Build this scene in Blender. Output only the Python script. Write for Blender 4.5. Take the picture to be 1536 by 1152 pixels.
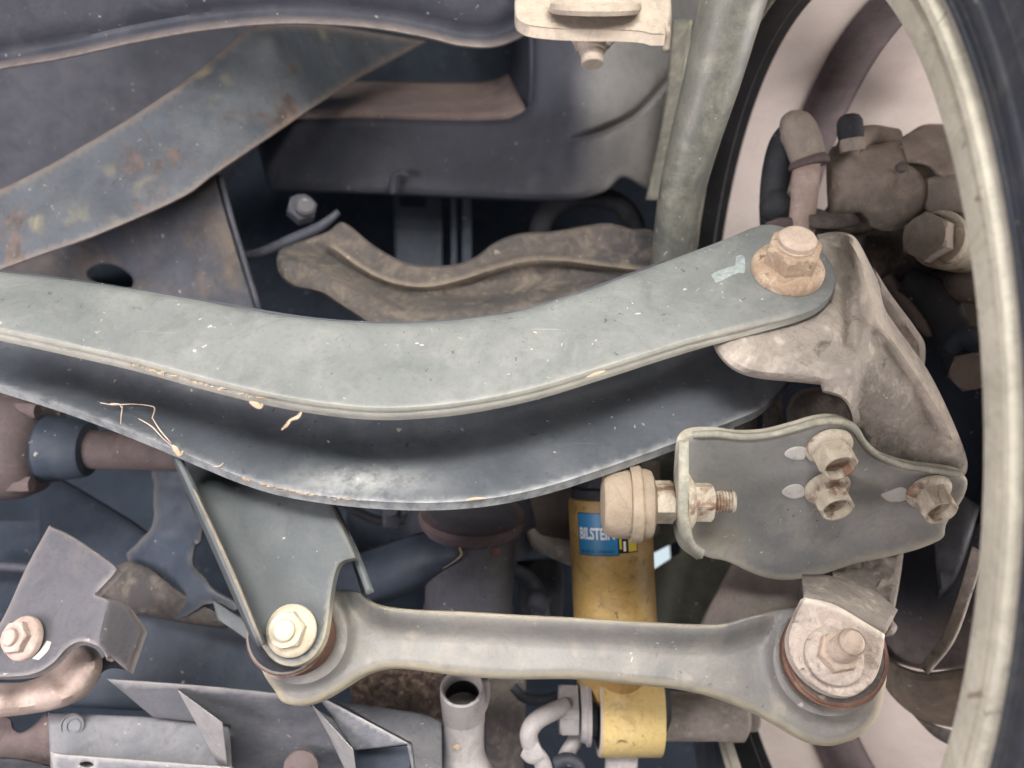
import bpy, math, random
import numpy as np
from mathutils import Vector, Matrix
from mathutils.geometry import delaunay_2d_cdt

random.seed(7)
rng = np.random.default_rng(7)
for o in list(bpy.data.objects):
    bpy.data.objects.remove(o)
sc = bpy.context.scene
col = sc.collection

# ------------------------------------------------------------------ camera, world, light
HFOV = 60.0
K = math.tan(math.radians(HFOV / 2)) / 768.0      # size of one photo pixel per unit of depth
CAMZ = 600.0                                       # camera height in mm
cam = bpy.data.cameras.new('camera')
cam_o = bpy.data.objects.new('camera', cam)
col.objects.link(cam_o)
cam.sensor_width = 36
cam.angle = math.radians(HFOV)
cam_o.location = (0, 0, CAMZ / 1000)
cam_o.rotation_euler = (math.radians(90), 0, 0)
cam.clip_start = 0.01
cam.clip_end = 50
cam.dof.use_dof = True
cam.dof.focus_distance = 0.335
cam.dof.aperture_fstop = 9.0
sc.camera = cam_o

w = bpy.data.worlds.new('World')
sc.world = w
w.use_nodes = True
bg = w.node_tree.nodes['Background']
bg.inputs[0].default_value = (0.50, 0.58, 0.76, 1)
bg.inputs[1].default_value = 0.14


def area(name, loc, target, sx, sy, energy, color, spread=180):
    l = bpy.data.lights.new(name, 'AREA')
    l.shape = 'RECTANGLE'
    l.size = sx
    l.size_y = sy
    l.energy = energy
    l.color = color
    l.spread = math.radians(spread)
    o = bpy.data.objects.new(name, l)
    col.objects.link(o)
    o.location = loc
    d = Vector(target) - Vector(loc)
    o.rotation_euler = d.to_track_quat('-Z', 'Y').to_euler()
    return o


area('key_lamp', (-0.05, -0.60, 1.08), (0.0, 0.34, 0.54), 1.2, 0.16, 2.5, (1.0, 0.97, 0.94), 46)
area('right_lamp', (0.24, -0.16, 0.84), (0.15, 0.34, 0.52), 0.16, 0.20, 4.0, (1.0, 0.93, 0.82))
area('left_lamp', (-0.50, -0.05, 0.50), (-0.24, 0.34, 0.58), 0.25, 0.3, 4.6, (1.0, 0.92, 0.93))
area('low_lamp', (-0.10, -0.14, 0.26), (-0.04, 0.38, 0.44), 0.6, 0.2, 0.6, (0.98, 0.96, 1.0))
area('arch_lamp', (0.12, 0.14, 1.02), (0.06, 0.50, 0.74), 0.16, 0.16, 1.2, (1.0, 0.95, 0.86))
area('wheel_lamp', (0.80, 0.36, 0.56), (0.12, 0.46, 0.60), 0.5, 0.5, 11.0, (1.0, 0.95, 0.92))

sc.view_settings.view_transform = 'Standard'
sc.view_settings.look = 'None'
sc.view_settings.exposure = 0.0
sc.view_settings.gamma = 1.0

# ------------------------------------------------------------------ helpers


def P(px, py, d):
    return Vector(((px - 768) * K * d, d, (576 - py) * K * d + CAMZ))


def nrm(*v):
    return Vector(v).normalized()


def lin(c):
    out = []
    for v in c:
        v = v / 255
        out.append(v / 12.92 if v <= .04045 else ((v + .055) / 1.055) ** 2.4)
    return (*out, 1)


LOC = {}


def thing(name, label, cat, loc, group=None):
    o = bpy.data.objects.new(name, None)
    col.objects.link(o)
    o.empty_display_size = 0.01
    o.location = Vector(loc) / 1000
    LOC[o.name] = Vector(loc)
    o['label'] = label
    o['category'] = cat
    if group:
        o['group'] = group
    return o


def tag(o, label, cat, group=None):
    o['label'] = label
    o['category'] = cat
    if group:
        o['group'] = group
    return o


def obj(name, verts, faces, mat, parent=None, angle=35, wear_and_light=None):
    """verts in mm, world; becomes one mesh object, a child of parent."""
    V = np.asarray([tuple(v) for v in verts], dtype=float)
    if parent is not None:
        base = LOC[parent.name]
    else:
        base = Vector(V.mean(axis=0))
    me = bpy.data.meshes.new(name)
    me.from_pydata(((V - np.array(base)) / 1000).tolist(), [], faces)
    me.validate()
    me.shade_smooth()
    me.set_sharp_from_angle(angle=math.radians(angle))
    if wear_and_light is not None and len(wear_and_light) == len(me.vertices):
        a = me.attributes.new('wear_and_light', 'FLOAT', 'POINT')
        a.data.foreach_set('value', np.asarray(wear_and_light, dtype=np.float32))
    me.materials.append(mat)
    o = bpy.data.objects.new(name, me)
    col.objects.link(o)
    LOC[o.name] = base
    if parent is not None:
        o.parent = parent
    else:
        o.location = base / 1000
    return o


def catmull(pts, n, closed=False):
    pts = np.asarray(pts, float)
    m = len(pts)
    if m == 2 and not closed:
        t = np.linspace(0, 1, n + 1)[:, None]
        return pts[0] * (1 - t) + pts[1] * t
    out = []
    segs = m if closed else m - 1
    for i in range(segs):
        p1, p2 = pts[i], pts[(i + 1) % m]
        if closed:
            p0, p3 = pts[i - 1], pts[(i + 2) % m]
        else:
            p0 = pts[i - 1] if i > 0 else 2 * p1 - p2
            p3 = pts[i + 2] if i + 2 < m else 2 * p2 - p1
        for k in range(n):
            t = k / n
            out.append(.5 * ((2 * p1) + (-p0 + p2) * t + (2 * p0 - 5 * p1 + 4 * p2 - p3) * t * t
                             + (-p0 + 3 * p1 - 3 * p2 + p3) * t ** 3))
    if not closed:
        out.append(pts[-1])
    return np.array(out)


def even(pts, step):
    """resample an open polyline at about step px"""
    seg = np.linalg.norm(np.diff(pts, axis=0), axis=1)
    L = np.r_[0, np.cumsum(seg)]
    n = max(1, int(round(L[-1] / step)))
    s = np.linspace(0, L[-1], n + 1)
    return np.c_[np.interp(s, L, pts[:, 0]), np.interp(s, L, pts[:, 1])]


def outline_pts(ol, step):
    """closed outline; a point with a third value is a sharp corner"""
    sharp = [i for i, p in enumerate(ol) if len(p) > 2]
    xy = [(p[0], p[1]) for p in ol]
    if not sharp:
        c = catmull(xy, 8, True)
        c = np.vstack([c, c[:1]])
        return even(c, step)[:-1]
    out = []
    m = len(xy)
    for a, i in enumerate(sharp):
        j = sharp[(a + 1) % len(sharp)]
        cnt = (j - i) % m
        if cnt == 0:
            cnt = m
        seg = [xy[(i + k) % m] for k in range(cnt + 1)]
        c = catmull(seg, 8)
        out.append(even(c, step)[:-1])
    return np.vstack(out)


def inside(pts, poly):
    x, y = pts[:, 0], pts[:, 1]
    r = np.zeros(len(pts), bool)
    n = len(poly)
    for i in range(n):
        x1, y1 = poly[i]
        x2, y2 = poly[(i + 1) % n]
        c = (y1 > y) != (y2 > y)
        if c.any():
            xi = (x2 - x1) * (y - y1) / ((y2 - y1) if y2 != y1 else 1e-9) + x1
            r ^= c & (x < xi)
    return r


def pdist(pts, poly, closed=True):
    """distance of pts to a polyline"""
    poly = np.asarray(poly, float)
    a = poly
    b = np.roll(poly, -1, axis=0)
    if not closed:
        a, b = poly[:-1], poly[1:]
    best = np.full(len(pts), 1e9)
    for p, q in zip(a, b):
        v = q - p
        L = (v @ v) or 1e-9
        t = np.clip(((pts - p) @ v) / L, 0, 1)
        d = np.linalg.norm(pts - (p + t[:, None] * v), axis=1)
        best = np.minimum(best, d)
    return best


def pl(anchor, n):
    """depth of a plane through the photo point anchor=(px,py,d) with normal n"""
    p0 = P(*anchor) - Vector((0, 0, CAMZ))
    c = n.dot(p0)

    def f(x, y):
        return c / (n.x * (x - 768) * K + n.y + n.z * (576 - y) * K)
    return f


def pl3(a, b, c):
    A, B, C = (P(*q) for q in (a, b, c))
    n = (B - A).cross(C - A).normalized()
    if n.y > 0:
        n = -n
    return pl(a, n)


def tps(ctrl):
    """smooth depth surface through (px,py,d) control points"""
    c = np.asarray(ctrl, float)
    X = c[:, :2] / 100
    n = len(c)

    def U(r2):
        return np.where(r2 > 1e-12, r2 * np.log(r2 + 1e-12), 0)
    D = ((X[:, None] - X[None]) ** 2).sum(-1)
    A = np.zeros((n + 3, n + 3))
    A[:n, :n] = U(D) + np.eye(n) * 1e-4
    A[:n, n] = 1
    A[:n, n + 1:] = X
    A[n, :n] = 1
    A[n + 1:, :n] = X.T
    s = np.linalg.solve(A, np.r_[c[:, 2], 0, 0, 0])

    def f(x, y):
        q = np.c_[np.ravel(x), np.ravel(y)] / 100
        D2 = ((q[:, None] - X[None]) ** 2).sum(-1)
        return U(D2) @ s[:n] + s[n] + q @ s[n + 1:]
    return f


def vnoise(x, y, scale, seed=0):
    """cheap smooth value noise in photo units"""
    r = np.random.default_rng(seed)
    g = r.random((64, 64))
    u, v = x / scale, y / scale
    i, j = np.floor(u).astype(int), np.floor(v).astype(int)
    fu, fv = u - i, v - j
    fu, fv = fu * fu * (3 - 2 * fu), fv * fv * (3 - 2 * fv)
    i0, i1, j0, j1 = i % 64, (i + 1) % 64, j % 64, (j + 1) % 64
    return (g[i0, j0] * (1 - fu) * (1 - fv) + g[i1, j0] * fu * (1 - fv)
            + g[i0, j1] * (1 - fu) * fv + g[i1, j1] * fu * fv) - .5


def relief(name, ol, dfun, mat, parent=None, thick=4.0, n=None, rnd=5.0, rd=1.2, step=9.0,
           holes=(), wear_and_light=None, bumps=0.0, bscale=18.0, shape=None, edge_noise=0.0, angle=38, lines=()):
    """A solid piece: outline in photo points laid on the depth surface dfun, rounded edges, real thickness."""
    loop = outline_pts(ol, step * .6)
    if edge_noise:
        loop = loop + np.c_[vnoise(loop[:, 0], loop[:, 1], 14, 3), vnoise(loop[:, 0], loop[:, 1], 14, 5)] * edge_noise * 2
    hl = [outline_pts(h, step * .6) for h in holes]
    lo, hi = loop.min(0), loop.max(0)
    gx, gy = np.meshgrid(np.arange(lo[0], hi[0], step), np.arange(lo[1], hi[1], step * .87))
    gx = gx + (np.arange(gx.shape[0])[:, None] % 2) * step * .5
    g = np.c_[gx.ravel(), gy.ravel()]
    g = g + (rng.random(g.shape) - .5) * step * .25
    g = g[inside(g, loop)]
    dd = pdist(g, loop)
    for h in hl:
        g_in = inside(g, h)
        dd = np.minimum(dd, pdist(g, h))
        dd[g_in] = -1
    g = g[dd > step * .35]
    # rings close to the edge keep the rounding crisp
    extra = []
    if rnd > 0:
        for lp in [loop] + hl:
            tg = np.roll(lp, -1, 0) - np.roll(lp, 1, 0)
            nn = np.c_[-tg[:, 1], tg[:, 0]]
            nn /= np.linalg.norm(nn, axis=1)[:, None] + 1e-9
            for f in (.3, 1.0):
                for s in (1, -1):
                    extra.append(lp + nn * s * rnd * f)
        extra = np.vstack(extra)
        ok = inside(extra, loop)
        for h in hl:
            ok &= ~inside(extra, h)
        extra = extra[ok]
        de = pdist(extra, loop)
        for h in hl:
            de = np.minimum(de, pdist(extra, h))
        extra = extra[de > rnd * .25]
        gd = np.ones(len(g), bool)
        if len(g):
            dg = pdist(g, loop)
            for h in hl:
                dg = np.minimum(dg, pdist(g, h))
            gd = dg > rnd * 1.25
        g = np.vstack([g[gd], extra])
    # rows of points that follow a ridge or lip, so that it stays clean
    for (poly, offs) in lines:
        lp = even(catmull(np.asarray(poly, float), 6), step * .6)
        tg = np.gradient(lp, axis=0)
        nn = np.c_[-tg[:, 1], tg[:, 0]]
        nn /= np.linalg.norm(nn, axis=1)[:, None] + 1e-9
        new = []
        for f in offs:
            for sg in ((1, -1) if f else (1,)):
                new.append(lp + nn * sg * f)
        new = np.vstack(new)
        new = new[inside(new, loop)]
        dn = pdist(new, loop)
        for h in hl:
            dn = np.minimum(dn, pdist(new, h))
            dn[inside(new, h)] = -1
        new = new[dn > max(rnd * 1.15, 1.5)]
        gap = np.diff(sorted(offs)).max() if len(offs) > 1 else 6
        dpo = pdist(g, lp, False)
        dlo = pdist(g, loop)
        for h in hl:
            dlo = np.minimum(dlo, pdist(g, h))
        g = g[(dpo > max(offs) + gap * .6) | (dlo <= rnd * 1.1)]
        g = np.vstack([g, new])
    allp = np.vstack([loop] + hl + [g])
    edges = []
    k = 0
    for lp in [loop] + hl:
        m = len(lp)
        edges += [(k + i, k + (i + 1) % m) for i in range(m)]
        k += m
    vo, eo, fo = delaunay_2d_cdt([Vector(p) for p in allp], edges, [], 0, 1e-4)[:3]
    v2 = np.array([tuple(v) for v in vo])
    f3 = np.array([f for f in fo if len(f) == 3])
    cen = v2[f3].mean(1)
    ok = inside(cen, loop)
    for h in hl:
        ok &= ~inside(cen, h)
    f3 = f3[ok]
    a, b, c = v2[f3[:, 0]], v2[f3[:, 1]], v2[f3[:, 2]]
    ar = (b[:, 0] - a[:, 0]) * (c[:, 1] - a[:, 1]) - (c[:, 0] - a[:, 0]) * (b[:, 1] - a[:, 1])
    f3 = f3[np.abs(ar) > 1e-6]
    ar = ar[np.abs(ar) > 1e-6]
    flip = ar > 0
    f3[flip] = f3[flip][:, ::-1]
    x, y = v2[:, 0], v2[:, 1]
    d0 = np.broadcast_to(np.asarray(dfun(x, y), float), x.shape).copy()
    dist = pdist(v2, loop)
    for h in hl:
        dist = np.minimum(dist, pdist(v2, h))
    if shape is not None:
        d0 = d0 + shape(x, y, v2)
    d1 = d0.copy()
    if rnd > 0:
        t = np.clip(dist / rnd, 0, 1)
        d1 += rd * (1 - np.sqrt(1 - (1 - t) ** 2))
    if bumps:
        d1 += bumps * 2 * (vnoise(x, y, bscale, 1) + .5 * vnoise(x, y, bscale * .45, 2)) * np.clip(dist / 6, 0, 1)
    used = np.zeros(len(v2), bool)
    used[f3.ravel()] = True
    remap = -np.ones(len(v2), int)
    remap[used] = np.arange(used.sum())
    f3 = remap[f3]
    x, y, d0, d1 = x[used], y[used], d0[used], d1[used]
    N = len(x)

    def xyz(d):
        return np.c_[(x - 768) * K * d, d, (576 - y) * K * d + CAMZ]
    front = xyz(d1)
    if n is None:
        back = xyz(d0 + thick)
    else:
        back = xyz(d0) - np.array(n) * thick
    faces = f3.tolist() + (f3[:, ::-1] + N).tolist()
    cnt = {}
    for f in f3.tolist():
        for i in range(3):
            e = (f[i], f[(i + 1) % 3])
            cnt[e] = 1
    for (i, j) in list(cnt):
        if (j, i) not in cnt:
            faces.append([j, i, i + N, j + N])
    wv = None
    if wear_and_light is not None:
        wv = np.clip(np.broadcast_to(wear_and_light(x, y, dist[used], np.c_[x, y]), x.shape), 0, 1)
        wv = np.r_[wv, wv]
    return obj(name, np.vstack([front, back]), faces, mat, parent, angle, wv)


def loft(name, rows, mat, parent=None, nu=6, nv=6, thick=2.5, offset=0.0, angle=40, closed=False):
    """rows of (px,py,d) points, all the same length, turned into a smooth skin with thickness"""
    R = [np.array([tuple(P(*q)) for q in r]) for r in rows]
    R = [catmull(r, nu) for r in R]
    G = np.array(R)
    G = np.array([catmull(G[:, j], nv, closed) for j in range(G.shape[1])]).transpose(1, 0, 2)
    a, b = G.shape[:2]
    V = G.reshape(-1, 3)
    F = []
    for i in range(a if closed else a - 1):
        for j in range(b - 1):
            i2 = (i + 1) % a
            F.append([i * b + j, i2 * b + j, i2 * b + j + 1, i * b + j + 1])
    o = obj(name, V, F, mat, parent, angle)
    if thick:
        m = o.modifiers.new('solid', 'SOLIDIFY')
        m.thickness = thick / 1000
        m.offset = offset
        m.use_even_offset = False
    return o


def frame(axis):
    a = axis.normalized()
    h = Vector((0, 0, 1)) if abs(a.z) < .9 else Vector((1, 0, 0))
    u = a.cross(h).normalized()
    v = a.cross(u).normalized()
    return a, u, v


def lathe(name, o, axis, prof, mat, parent=None, seg=40, angle=35, arc=None, wob=0.0):
    """profile of (along axis, radius) in mm turned about axis through o"""
    a, u, v = frame(axis)
    V, F = [], []
    m = len(prof)
    full = arc is None
    n = seg if full else seg + 1
    for i in range(n):
        th = 2 * math.pi * i / seg if full else arc[0] + (arc[1] - arc[0]) * i / seg
        ct, st = math.cos(th), math.sin(th)
        for (t, r) in prof:
            rr = r * (1 + wob * math.sin(3 * th + t))
            V.append(o + a * t + (u * ct + v * st) * rr)
    for i in range(n if full else n - 1):
        j = (i + 1) % n
        for k in range(m - 1):
            F.append([i * m + k, i * m + k + 1, j * m + k + 1, j * m + k])
    return obj(name, V, F, mat, parent, angle)


def hexa(name, o, axis, r, h, mat, parent=None, rot=0.0, cham=.14, hollow=None, seg=6):
    """hexagon with chamfered top, r = corner radius; hollow=(radius, depth) for a recessed head"""
    a, u, v = frame(axis)
    V, F = [], []
    S = 24

    def hexr(th):
        k = math.pi / 3
        q = (th % k) - k / 2
        return r * math.cos(k / 2) / math.cos(q)
    rings = [(0, None), (h * (1 - cham), None), (h, r * .86)]
    if hollow:
        rings += [(h, hollow[0]), (h - hollow[1], hollow[0] * .86), (h - hollow[1], 0.01)]
    else:
        rings += [(h, 0.01)]
    for (t, rad) in rings:
        for i in range(S):
            th = 2 * math.pi * i / S
            rr = hexr(th) * (.985 if t == 0 else 1) if rad is None else min(rad, hexr(th))
            V.append(o + a * t + (u * math.cos(th + rot) + v * math.sin(th + rot)) * rr)
    for k in range(len(rings) - 1):
        for i in range(S):
            j = (i + 1) % S
            F.append([k * S + i, k * S + j, (k + 1) * S + j, (k + 1) * S + i])
    F.append(list(range(S))[::-1])
    # (a,u,v) handedness: make outward
    c = sum((Vector(q) for q in V), Vector()) / len(V)
    f = F[0]
    p = [Vector(V[i]) for i in f]
    if (p[1] - p[0]).cross(p[2] - p[0]).dot((p[0] + p[2]) / 2 - c) < 0:
        F = [q[::-1] for q in F]
    return obj(name, V, F, mat, parent, 24)


def tube(name, pts, mat, parent=None, seg=16, n=8, flat=1.0, cap=True, angle=50):
    """pts: (px,py,d,radius mm)"""
    A = np.array([(*P(p[0], p[1], p[2]), p[3]) for p in pts])
    C = catmull(A, n)
    V, F = [], []
    T = np.gradient(C[:, :3], axis=0)
    up = Vector((0, 1, 0))
    t0 = Vector(T[0]).normalized()
    u = (up - t0 * up.dot(t0))
    if u.length < .1:
        u = Vector((1, 0, 0)) - t0 * t0.x
    u.normalize()
    for i in range(len(C)):
        t = Vector(T[i]).normalized()
        u = (u - t * u.dot(t)).normalized()
        v = t.cross(u)
        for k in range(seg):
            th = 2 * math.pi * k / seg
            V.append(Vector(C[i, :3]) + (u * math.cos(th) * flat + v * math.sin(th)) * C[i, 3])
    for i in range(len(C) - 1):
        for k in range(seg):
            l = (k + 1) % seg
            F.append([i * seg + k, i * seg + l, (i + 1) * seg + l, (i + 1) * seg + k])
    if cap:
        F.append(list(range(seg))[::-1])
        F.append([(len(C) - 1) * seg + k for k in range(seg)])
    return obj(name, V, F, mat, parent, angle)


# ------------------------------------------------------------------ materials
def material(name, base, base2=None, dust=None, dust_amt=.35, dust_scale=60, rust=None, rust_amt=0.0,
             rust_scale=45, spots=None, spot_amt=.0, spot_scale=90, wear_and_light=None, rough=.62, metal=0.0,
             bump=.25, bump_scale=420, wear_noise=.5, spec=.4, speck=.16, speck_col=(205, 200, 185), grime=.45, grime_col=None, scratch=0.0):
    m = bpy.data.materials.new(name)
    m.use_nodes = True
    nt = m.node_tree
    N, L = nt.nodes, nt.links
    bs = N['Principled BSDF']
    tc = N.new('ShaderNodeTexCoord')

    def noise(scale, detail=5, rough=.55, dist=0.0):
        n = N.new('ShaderNodeTexNoise')
        n.inputs['Scale'].default_value = scale
        n.inputs['Detail'].default_value = detail
        n.inputs['Roughness'].default_value = rough
        n.inputs['Distortion'].default_value = dist
        L.new(tc.outputs['Object'], n.inputs['Vector'])
        return n.outputs['Fac']

    def ramp(src, lo, hi, amt=1.0):
        r = N.new('ShaderNodeMapRange')
        r.inputs['From Min'].default_value = lo
        r.inputs['From Max'].default_value = hi
        r.inputs['To Min'].default_value = 0
        r.inputs['To Max'].default_value = amt
        r.interpolation_type = 'SMOOTHSTEP'
        L.new(src, r.inputs['Value'])
        return r.outputs['Result']

    def mul(a, b):
        r = N.new('ShaderNodeMath')
        r.operation = 'MULTIPLY'
        for i, s in enumerate((a, b)):
            if isinstance(s, (int, float)):
                r.inputs[i].default_value = s
            else:
                L.new(s, r.inputs[i])
        return r.outputs[0]

    def mix(fac, a, b):
        r = N.new('ShaderNodeMix')
        r.data_type = 'RGBA'
        L.new(fac, r.inputs['Factor'])
        for s, k in ((a, 6), (b, 7)):
            if isinstance(s, tuple):
                r.inputs[k].default_value = s
            else:
                L.new(s, r.inputs[k])
        return r.outputs[2]

    c = lin(base)
    b2 = base2 or tuple(v * .8 for v in base)
    c = mix(ramp(noise(22, 4), .35, .68), c, lin(b2))
    if dust:
        f = ramp(noise(dust_scale, 8, .7, .6), .42, .72, dust_amt)
        c = mix(f, c, lin(dust))
    if rust:
        f = ramp(noise(rust_scale, 7, .62, .8), .64 - rust_amt * .25, .74 - rust_amt * .22, .85)
        r2 = mix(ramp(noise(rust_scale * 5, 4), .3, .7), lin(rust), lin(tuple(v * .62 for v in rust)))
        c = mix(f, c, r2)
    if spots:
        v = N.new('ShaderNodeTexVoronoi')
        v.inputs['Scale'].default_value = spot_scale
        mp = N.new('ShaderNodeVectorMath')
        mp.operation = 'ADD'
        nz = N.new('ShaderNodeTexNoise')
        nz.inputs['Scale'].default_value = spot_scale * 2.2
        L.new(tc.outputs['Object'], nz.inputs['Vector'])
        ms = N.new('ShaderNodeVectorMath')
        ms.operation = 'SCALE'
        ms.inputs['Scale'].default_value = .35 / spot_scale
        L.new(nz.outputs['Color'], ms.inputs[0])
        L.new(tc.outputs['Object'], mp.inputs[0])
        L.new(ms.outputs[0], mp.inputs[1])
        L.new(mp.outputs[0], v.inputs['Vector'])
        gate = N.new('ShaderNodeSeparateColor')
        L.new(v.outputs['Color'], gate.inputs[0])
        sb = N.new('ShaderNodeMath')
        sb.operation = 'MULTIPLY_ADD'
        L.new(gate.outputs[0], sb.inputs[0])
        sb.inputs[1].default_value = -.55
        L.new(v.outputs['Distance'], sb.inputs[2])
        f1 = ramp(sb.outputs[0], -.02, -.28)
        f2 = ramp(noise(spot_scale * .5, 3), .42, .62)
        c = mix(mul(mul(f1, f2), spot_amt), c, lin(spots))
    if speck:
        f = mul(ramp(noise(330, 2, .5, .4), .705, .735), ramp(noise(34, 2), .45, .6))
        c = mix(mul(f, min(1.0, speck * 3.5)), c, lin(speck_col))
    if grime:
        f = ramp(noise(38, 9, .78, 1.6), .47, .70, grime)
        c = mix(f, c, lin(grime_col or tuple(v * .62 for v in base)))
        f = ramp(noise(520, 4, .7), .50, .72, grime * .75)
        c = mix(f, c, lin(tuple(v * .66 for v in base)))
    if scratch:
        mp = N.new('ShaderNodeMapping')
        mp.inputs['Scale'].default_value = (26, 60, 640)
        mp.inputs['Rotation'].default_value = (0, .9, .3)
        L.new(tc.outputs['Object'], mp.inputs['Vector'])
        nz = N.new('ShaderNodeTexNoise')
        nz.inputs['Scale'].default_value = 1.0
        nz.inputs['Detail'].default_value = 3
        L.new(mp.outputs[0], nz.inputs['Vector'])
        f = mul(ramp(nz.outputs['Fac'], .665, .73), ramp(noise(28, 3), .52, .68))
        c = mix(mul(f, scratch), c, lin(tuple(min(255, v * 1.32) for v in base)))
        f = mul(ramp(noise(240, 3, .6, .5), .665, .70), ramp(noise(20, 3), .42, .6))
        c = mix(mul(f, min(1, scratch * 1.8)), c, lin(tuple(v * .55 for v in base)))
    if wear_and_light:
        at = N.new('ShaderNodeAttribute')
        at.attribute_name = 'wear_and_light'
        nz = ramp(noise(170, 6, .7), .25, .62, 1.0)
        one = N.new('ShaderNodeMath')
        one.operation = 'MULTIPLY_ADD'
        L.new(nz, one.inputs[0])
        one.inputs[1].default_value = wear_noise
        one.inputs[2].default_value = 1 - wear_noise
        c = mix(mul(at.outputs['Fac'], one.outputs[0]), c, lin(wear_and_light))
    L.new(c, bs.inputs['Base Color'])
    bs.inputs['Metallic'].default_value = metal
    bs.inputs['Specular IOR Level'].default_value = spec
    rr = N.new('ShaderNodeMapRange')
    rr.inputs['To Min'].default_value = max(.05, rough - .12)
    rr.inputs['To Max'].default_value = min(1, rough + .16)
    L.new(noise(90, 6), rr.inputs['Value'])
    L.new(rr.outputs[0], bs.inputs['Roughness'])
    if bump:
        bp = N.new('ShaderNodeBump')
        bp.inputs['Strength'].default_value = bump
        bp.inputs['Distance'].default_value = .0012
        L.new(noise(bump_scale, 8, .65), bp.inputs['Height'])
        L.new(bp.outputs[0], bs.inputs['Normal'])
    return m


M = {}
M['arm'] = material('dusty_grey_paint', (118, 121, 120), (106, 110, 109), dust=(152, 152, 148), dust_amt=.3, wear_and_light=(198, 193, 178), rough=.36, bump=.14, spots=(96, 98, 100), spot_amt=.35, spot_scale=150, grime=.36, speck=.2, scratch=.45)
M['arm_rear'] = material('dark_grey_paint', (84, 88, 94), (68, 73, 79), dust=(110, 112, 114), dust_amt=.3, wear_and_light=(176, 178, 176), rough=.42, bump=.16, grime=.3, wear_noise=.9, speck=.2, scratch=.5)
M['link'] = material('stamped_link_paint', (124, 122, 119), (109, 108, 106), dust=(158, 150, 136), dust_amt=.35, wear_and_light=(200, 188, 158), rough=.46, bump=.15, spots=(166, 158, 142), spot_amt=.4, spot_scale=120, grime=.28, scratch=.45)
M['bracket'] = material('bracket_paint', (124, 124, 122), (108, 109, 109), dust=(150, 145, 134), dust_amt=.35, wear_and_light=(192, 184, 162), rough=.46, bump=.15, grime=.3, scratch=.5)
M['bracket_edge'] = material('worn_bracket_edge', (140, 139, 128), (122, 122, 114), dust=(192, 186, 160), dust_amt=.6, dust_scale=120, rough=.6, bump=.3)
M['flange_edge'] = material('rubbed_flange_edge', (112, 104, 93), (92, 88, 82), dust=(140, 130, 112), dust_amt=.6, dust_scale=120, rough=.6, bump=.3)
M['hanger'] = material('hanger_paint', (76, 81, 83), (64, 69, 72), dust=(108, 109, 106), dust_amt=.25, wear_and_light=(184, 174, 150), rough=.46, bump=.12, grime=.25, scratch=.4)
M['cast'] = material('dusty_cast_iron', (157, 148, 139), (130, 123, 116), dust=(194, 183, 170), dust_amt=.6, dust_scale=90, rust=(102, 90, 82), rust_amt=.12, rust_scale=70, wear_and_light=(216, 204, 186), rough=.75, bump=1.0, bump_scale=260, spots=(206, 198, 184), spot_amt=.5, spot_scale=170)
M['cast_dark'] = material('brown_cast_iron', (88, 82, 79), (66, 64, 65), dust=(136, 124, 110), dust_amt=.6, dust_scale=90, wear_and_light=(164, 150, 130), rough=.9, bump=.7, bump_scale=320)
M['caliper'] = material('caliper_iron', (148, 138, 128), (120, 113, 106), dust=(180, 166, 150), dust_amt=.5, wear_and_light=(196, 180, 156), rough=.85, bump=.7, bump_scale=260)
M['zinc'] = material('dusty_zinc', (178, 168, 150), (156, 146, 130), dust=(204, 196, 180), dust_amt=.6, dust_scale=140, rust=(124, 84, 60), rust_amt=.52, rust_scale=95, rough=.6, metal=.1, bump=.5, speck=0)
M['zinc_clean'] = material('pale_zinc', (190, 180, 160), (174, 164, 144), dust=(208, 198, 178), dust_amt=.5, dust_scale=160, rough=.55, metal=.1, bump=.25, speck=0)
M['rusty'] = material('rusty_nut', (176, 154, 132), (152, 128, 106), dust=(210, 194, 170), dust_amt=.75, dust_scale=120, rust=(126, 86, 62), rust_amt=.3, rust_scale=120, rough=.7, bump=.6, speck=0)
M['stud'] = material('dusty_stud', (186, 168, 152), (168, 150, 134), dust=(206, 190, 172), dust_amt=.5, dust_scale=160, rough=.7, bump=.3, speck=0)
M['ruststeel'] = material('rust_sleeve', (112, 82, 70), (92, 64, 56), dust=(150, 122, 98), dust_amt=.6, dust_scale=130, rough=.8, bump=.4, speck=0)
M['rubber'] = material('black_rubber', (44, 46, 52), (36, 38, 44), dust=(84, 84, 84), dust_amt=.3, rough=.75, bump=.3, speck=.1)
M['boot'] = material('dusty_rubber_boot', (152, 138, 120), (134, 120, 104), dust=(172, 158, 138), dust_amt=.5, rust=(92, 78, 64), rust_amt=.0, rough=.85, bump=.35)
M['slate_front'] = material('slate_bracket_paint', (86, 85, 91), (72, 72, 79), dust=(112, 107, 107), dust_amt=.35, wear_and_light=(156, 146, 140), rough=.5, bump=.15, scratch=.4)
M['slate'] = material('slate_underbody_paint', (66, 68, 78), (54, 57, 67), dust=(90, 88, 92), dust_amt=.35, wear_and_light=(152, 140, 134), rough=.55, bump=.15)
M['slate_dark'] = material('dark_underbody_paint', (58, 66, 78), (48, 56, 68), dust=(84, 88, 96), dust_amt=.3, wear_and_light=(120, 116, 112), rough=.6, bump=.2)
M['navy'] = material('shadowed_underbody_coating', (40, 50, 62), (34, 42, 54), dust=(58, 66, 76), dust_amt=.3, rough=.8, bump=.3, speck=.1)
M['strap'] = material('stained_brace_paint', (76, 81, 88), (62, 66, 74), dust=(104, 106, 106), dust_amt=.3, rust=(100, 82, 74), rust_amt=.5, rust_scale=30, spots=(126, 119, 97), spot_amt=.75, spot_scale=58, wear_and_light=(140, 124, 112), rough=.55, bump=.2, scratch=.3)
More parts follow.
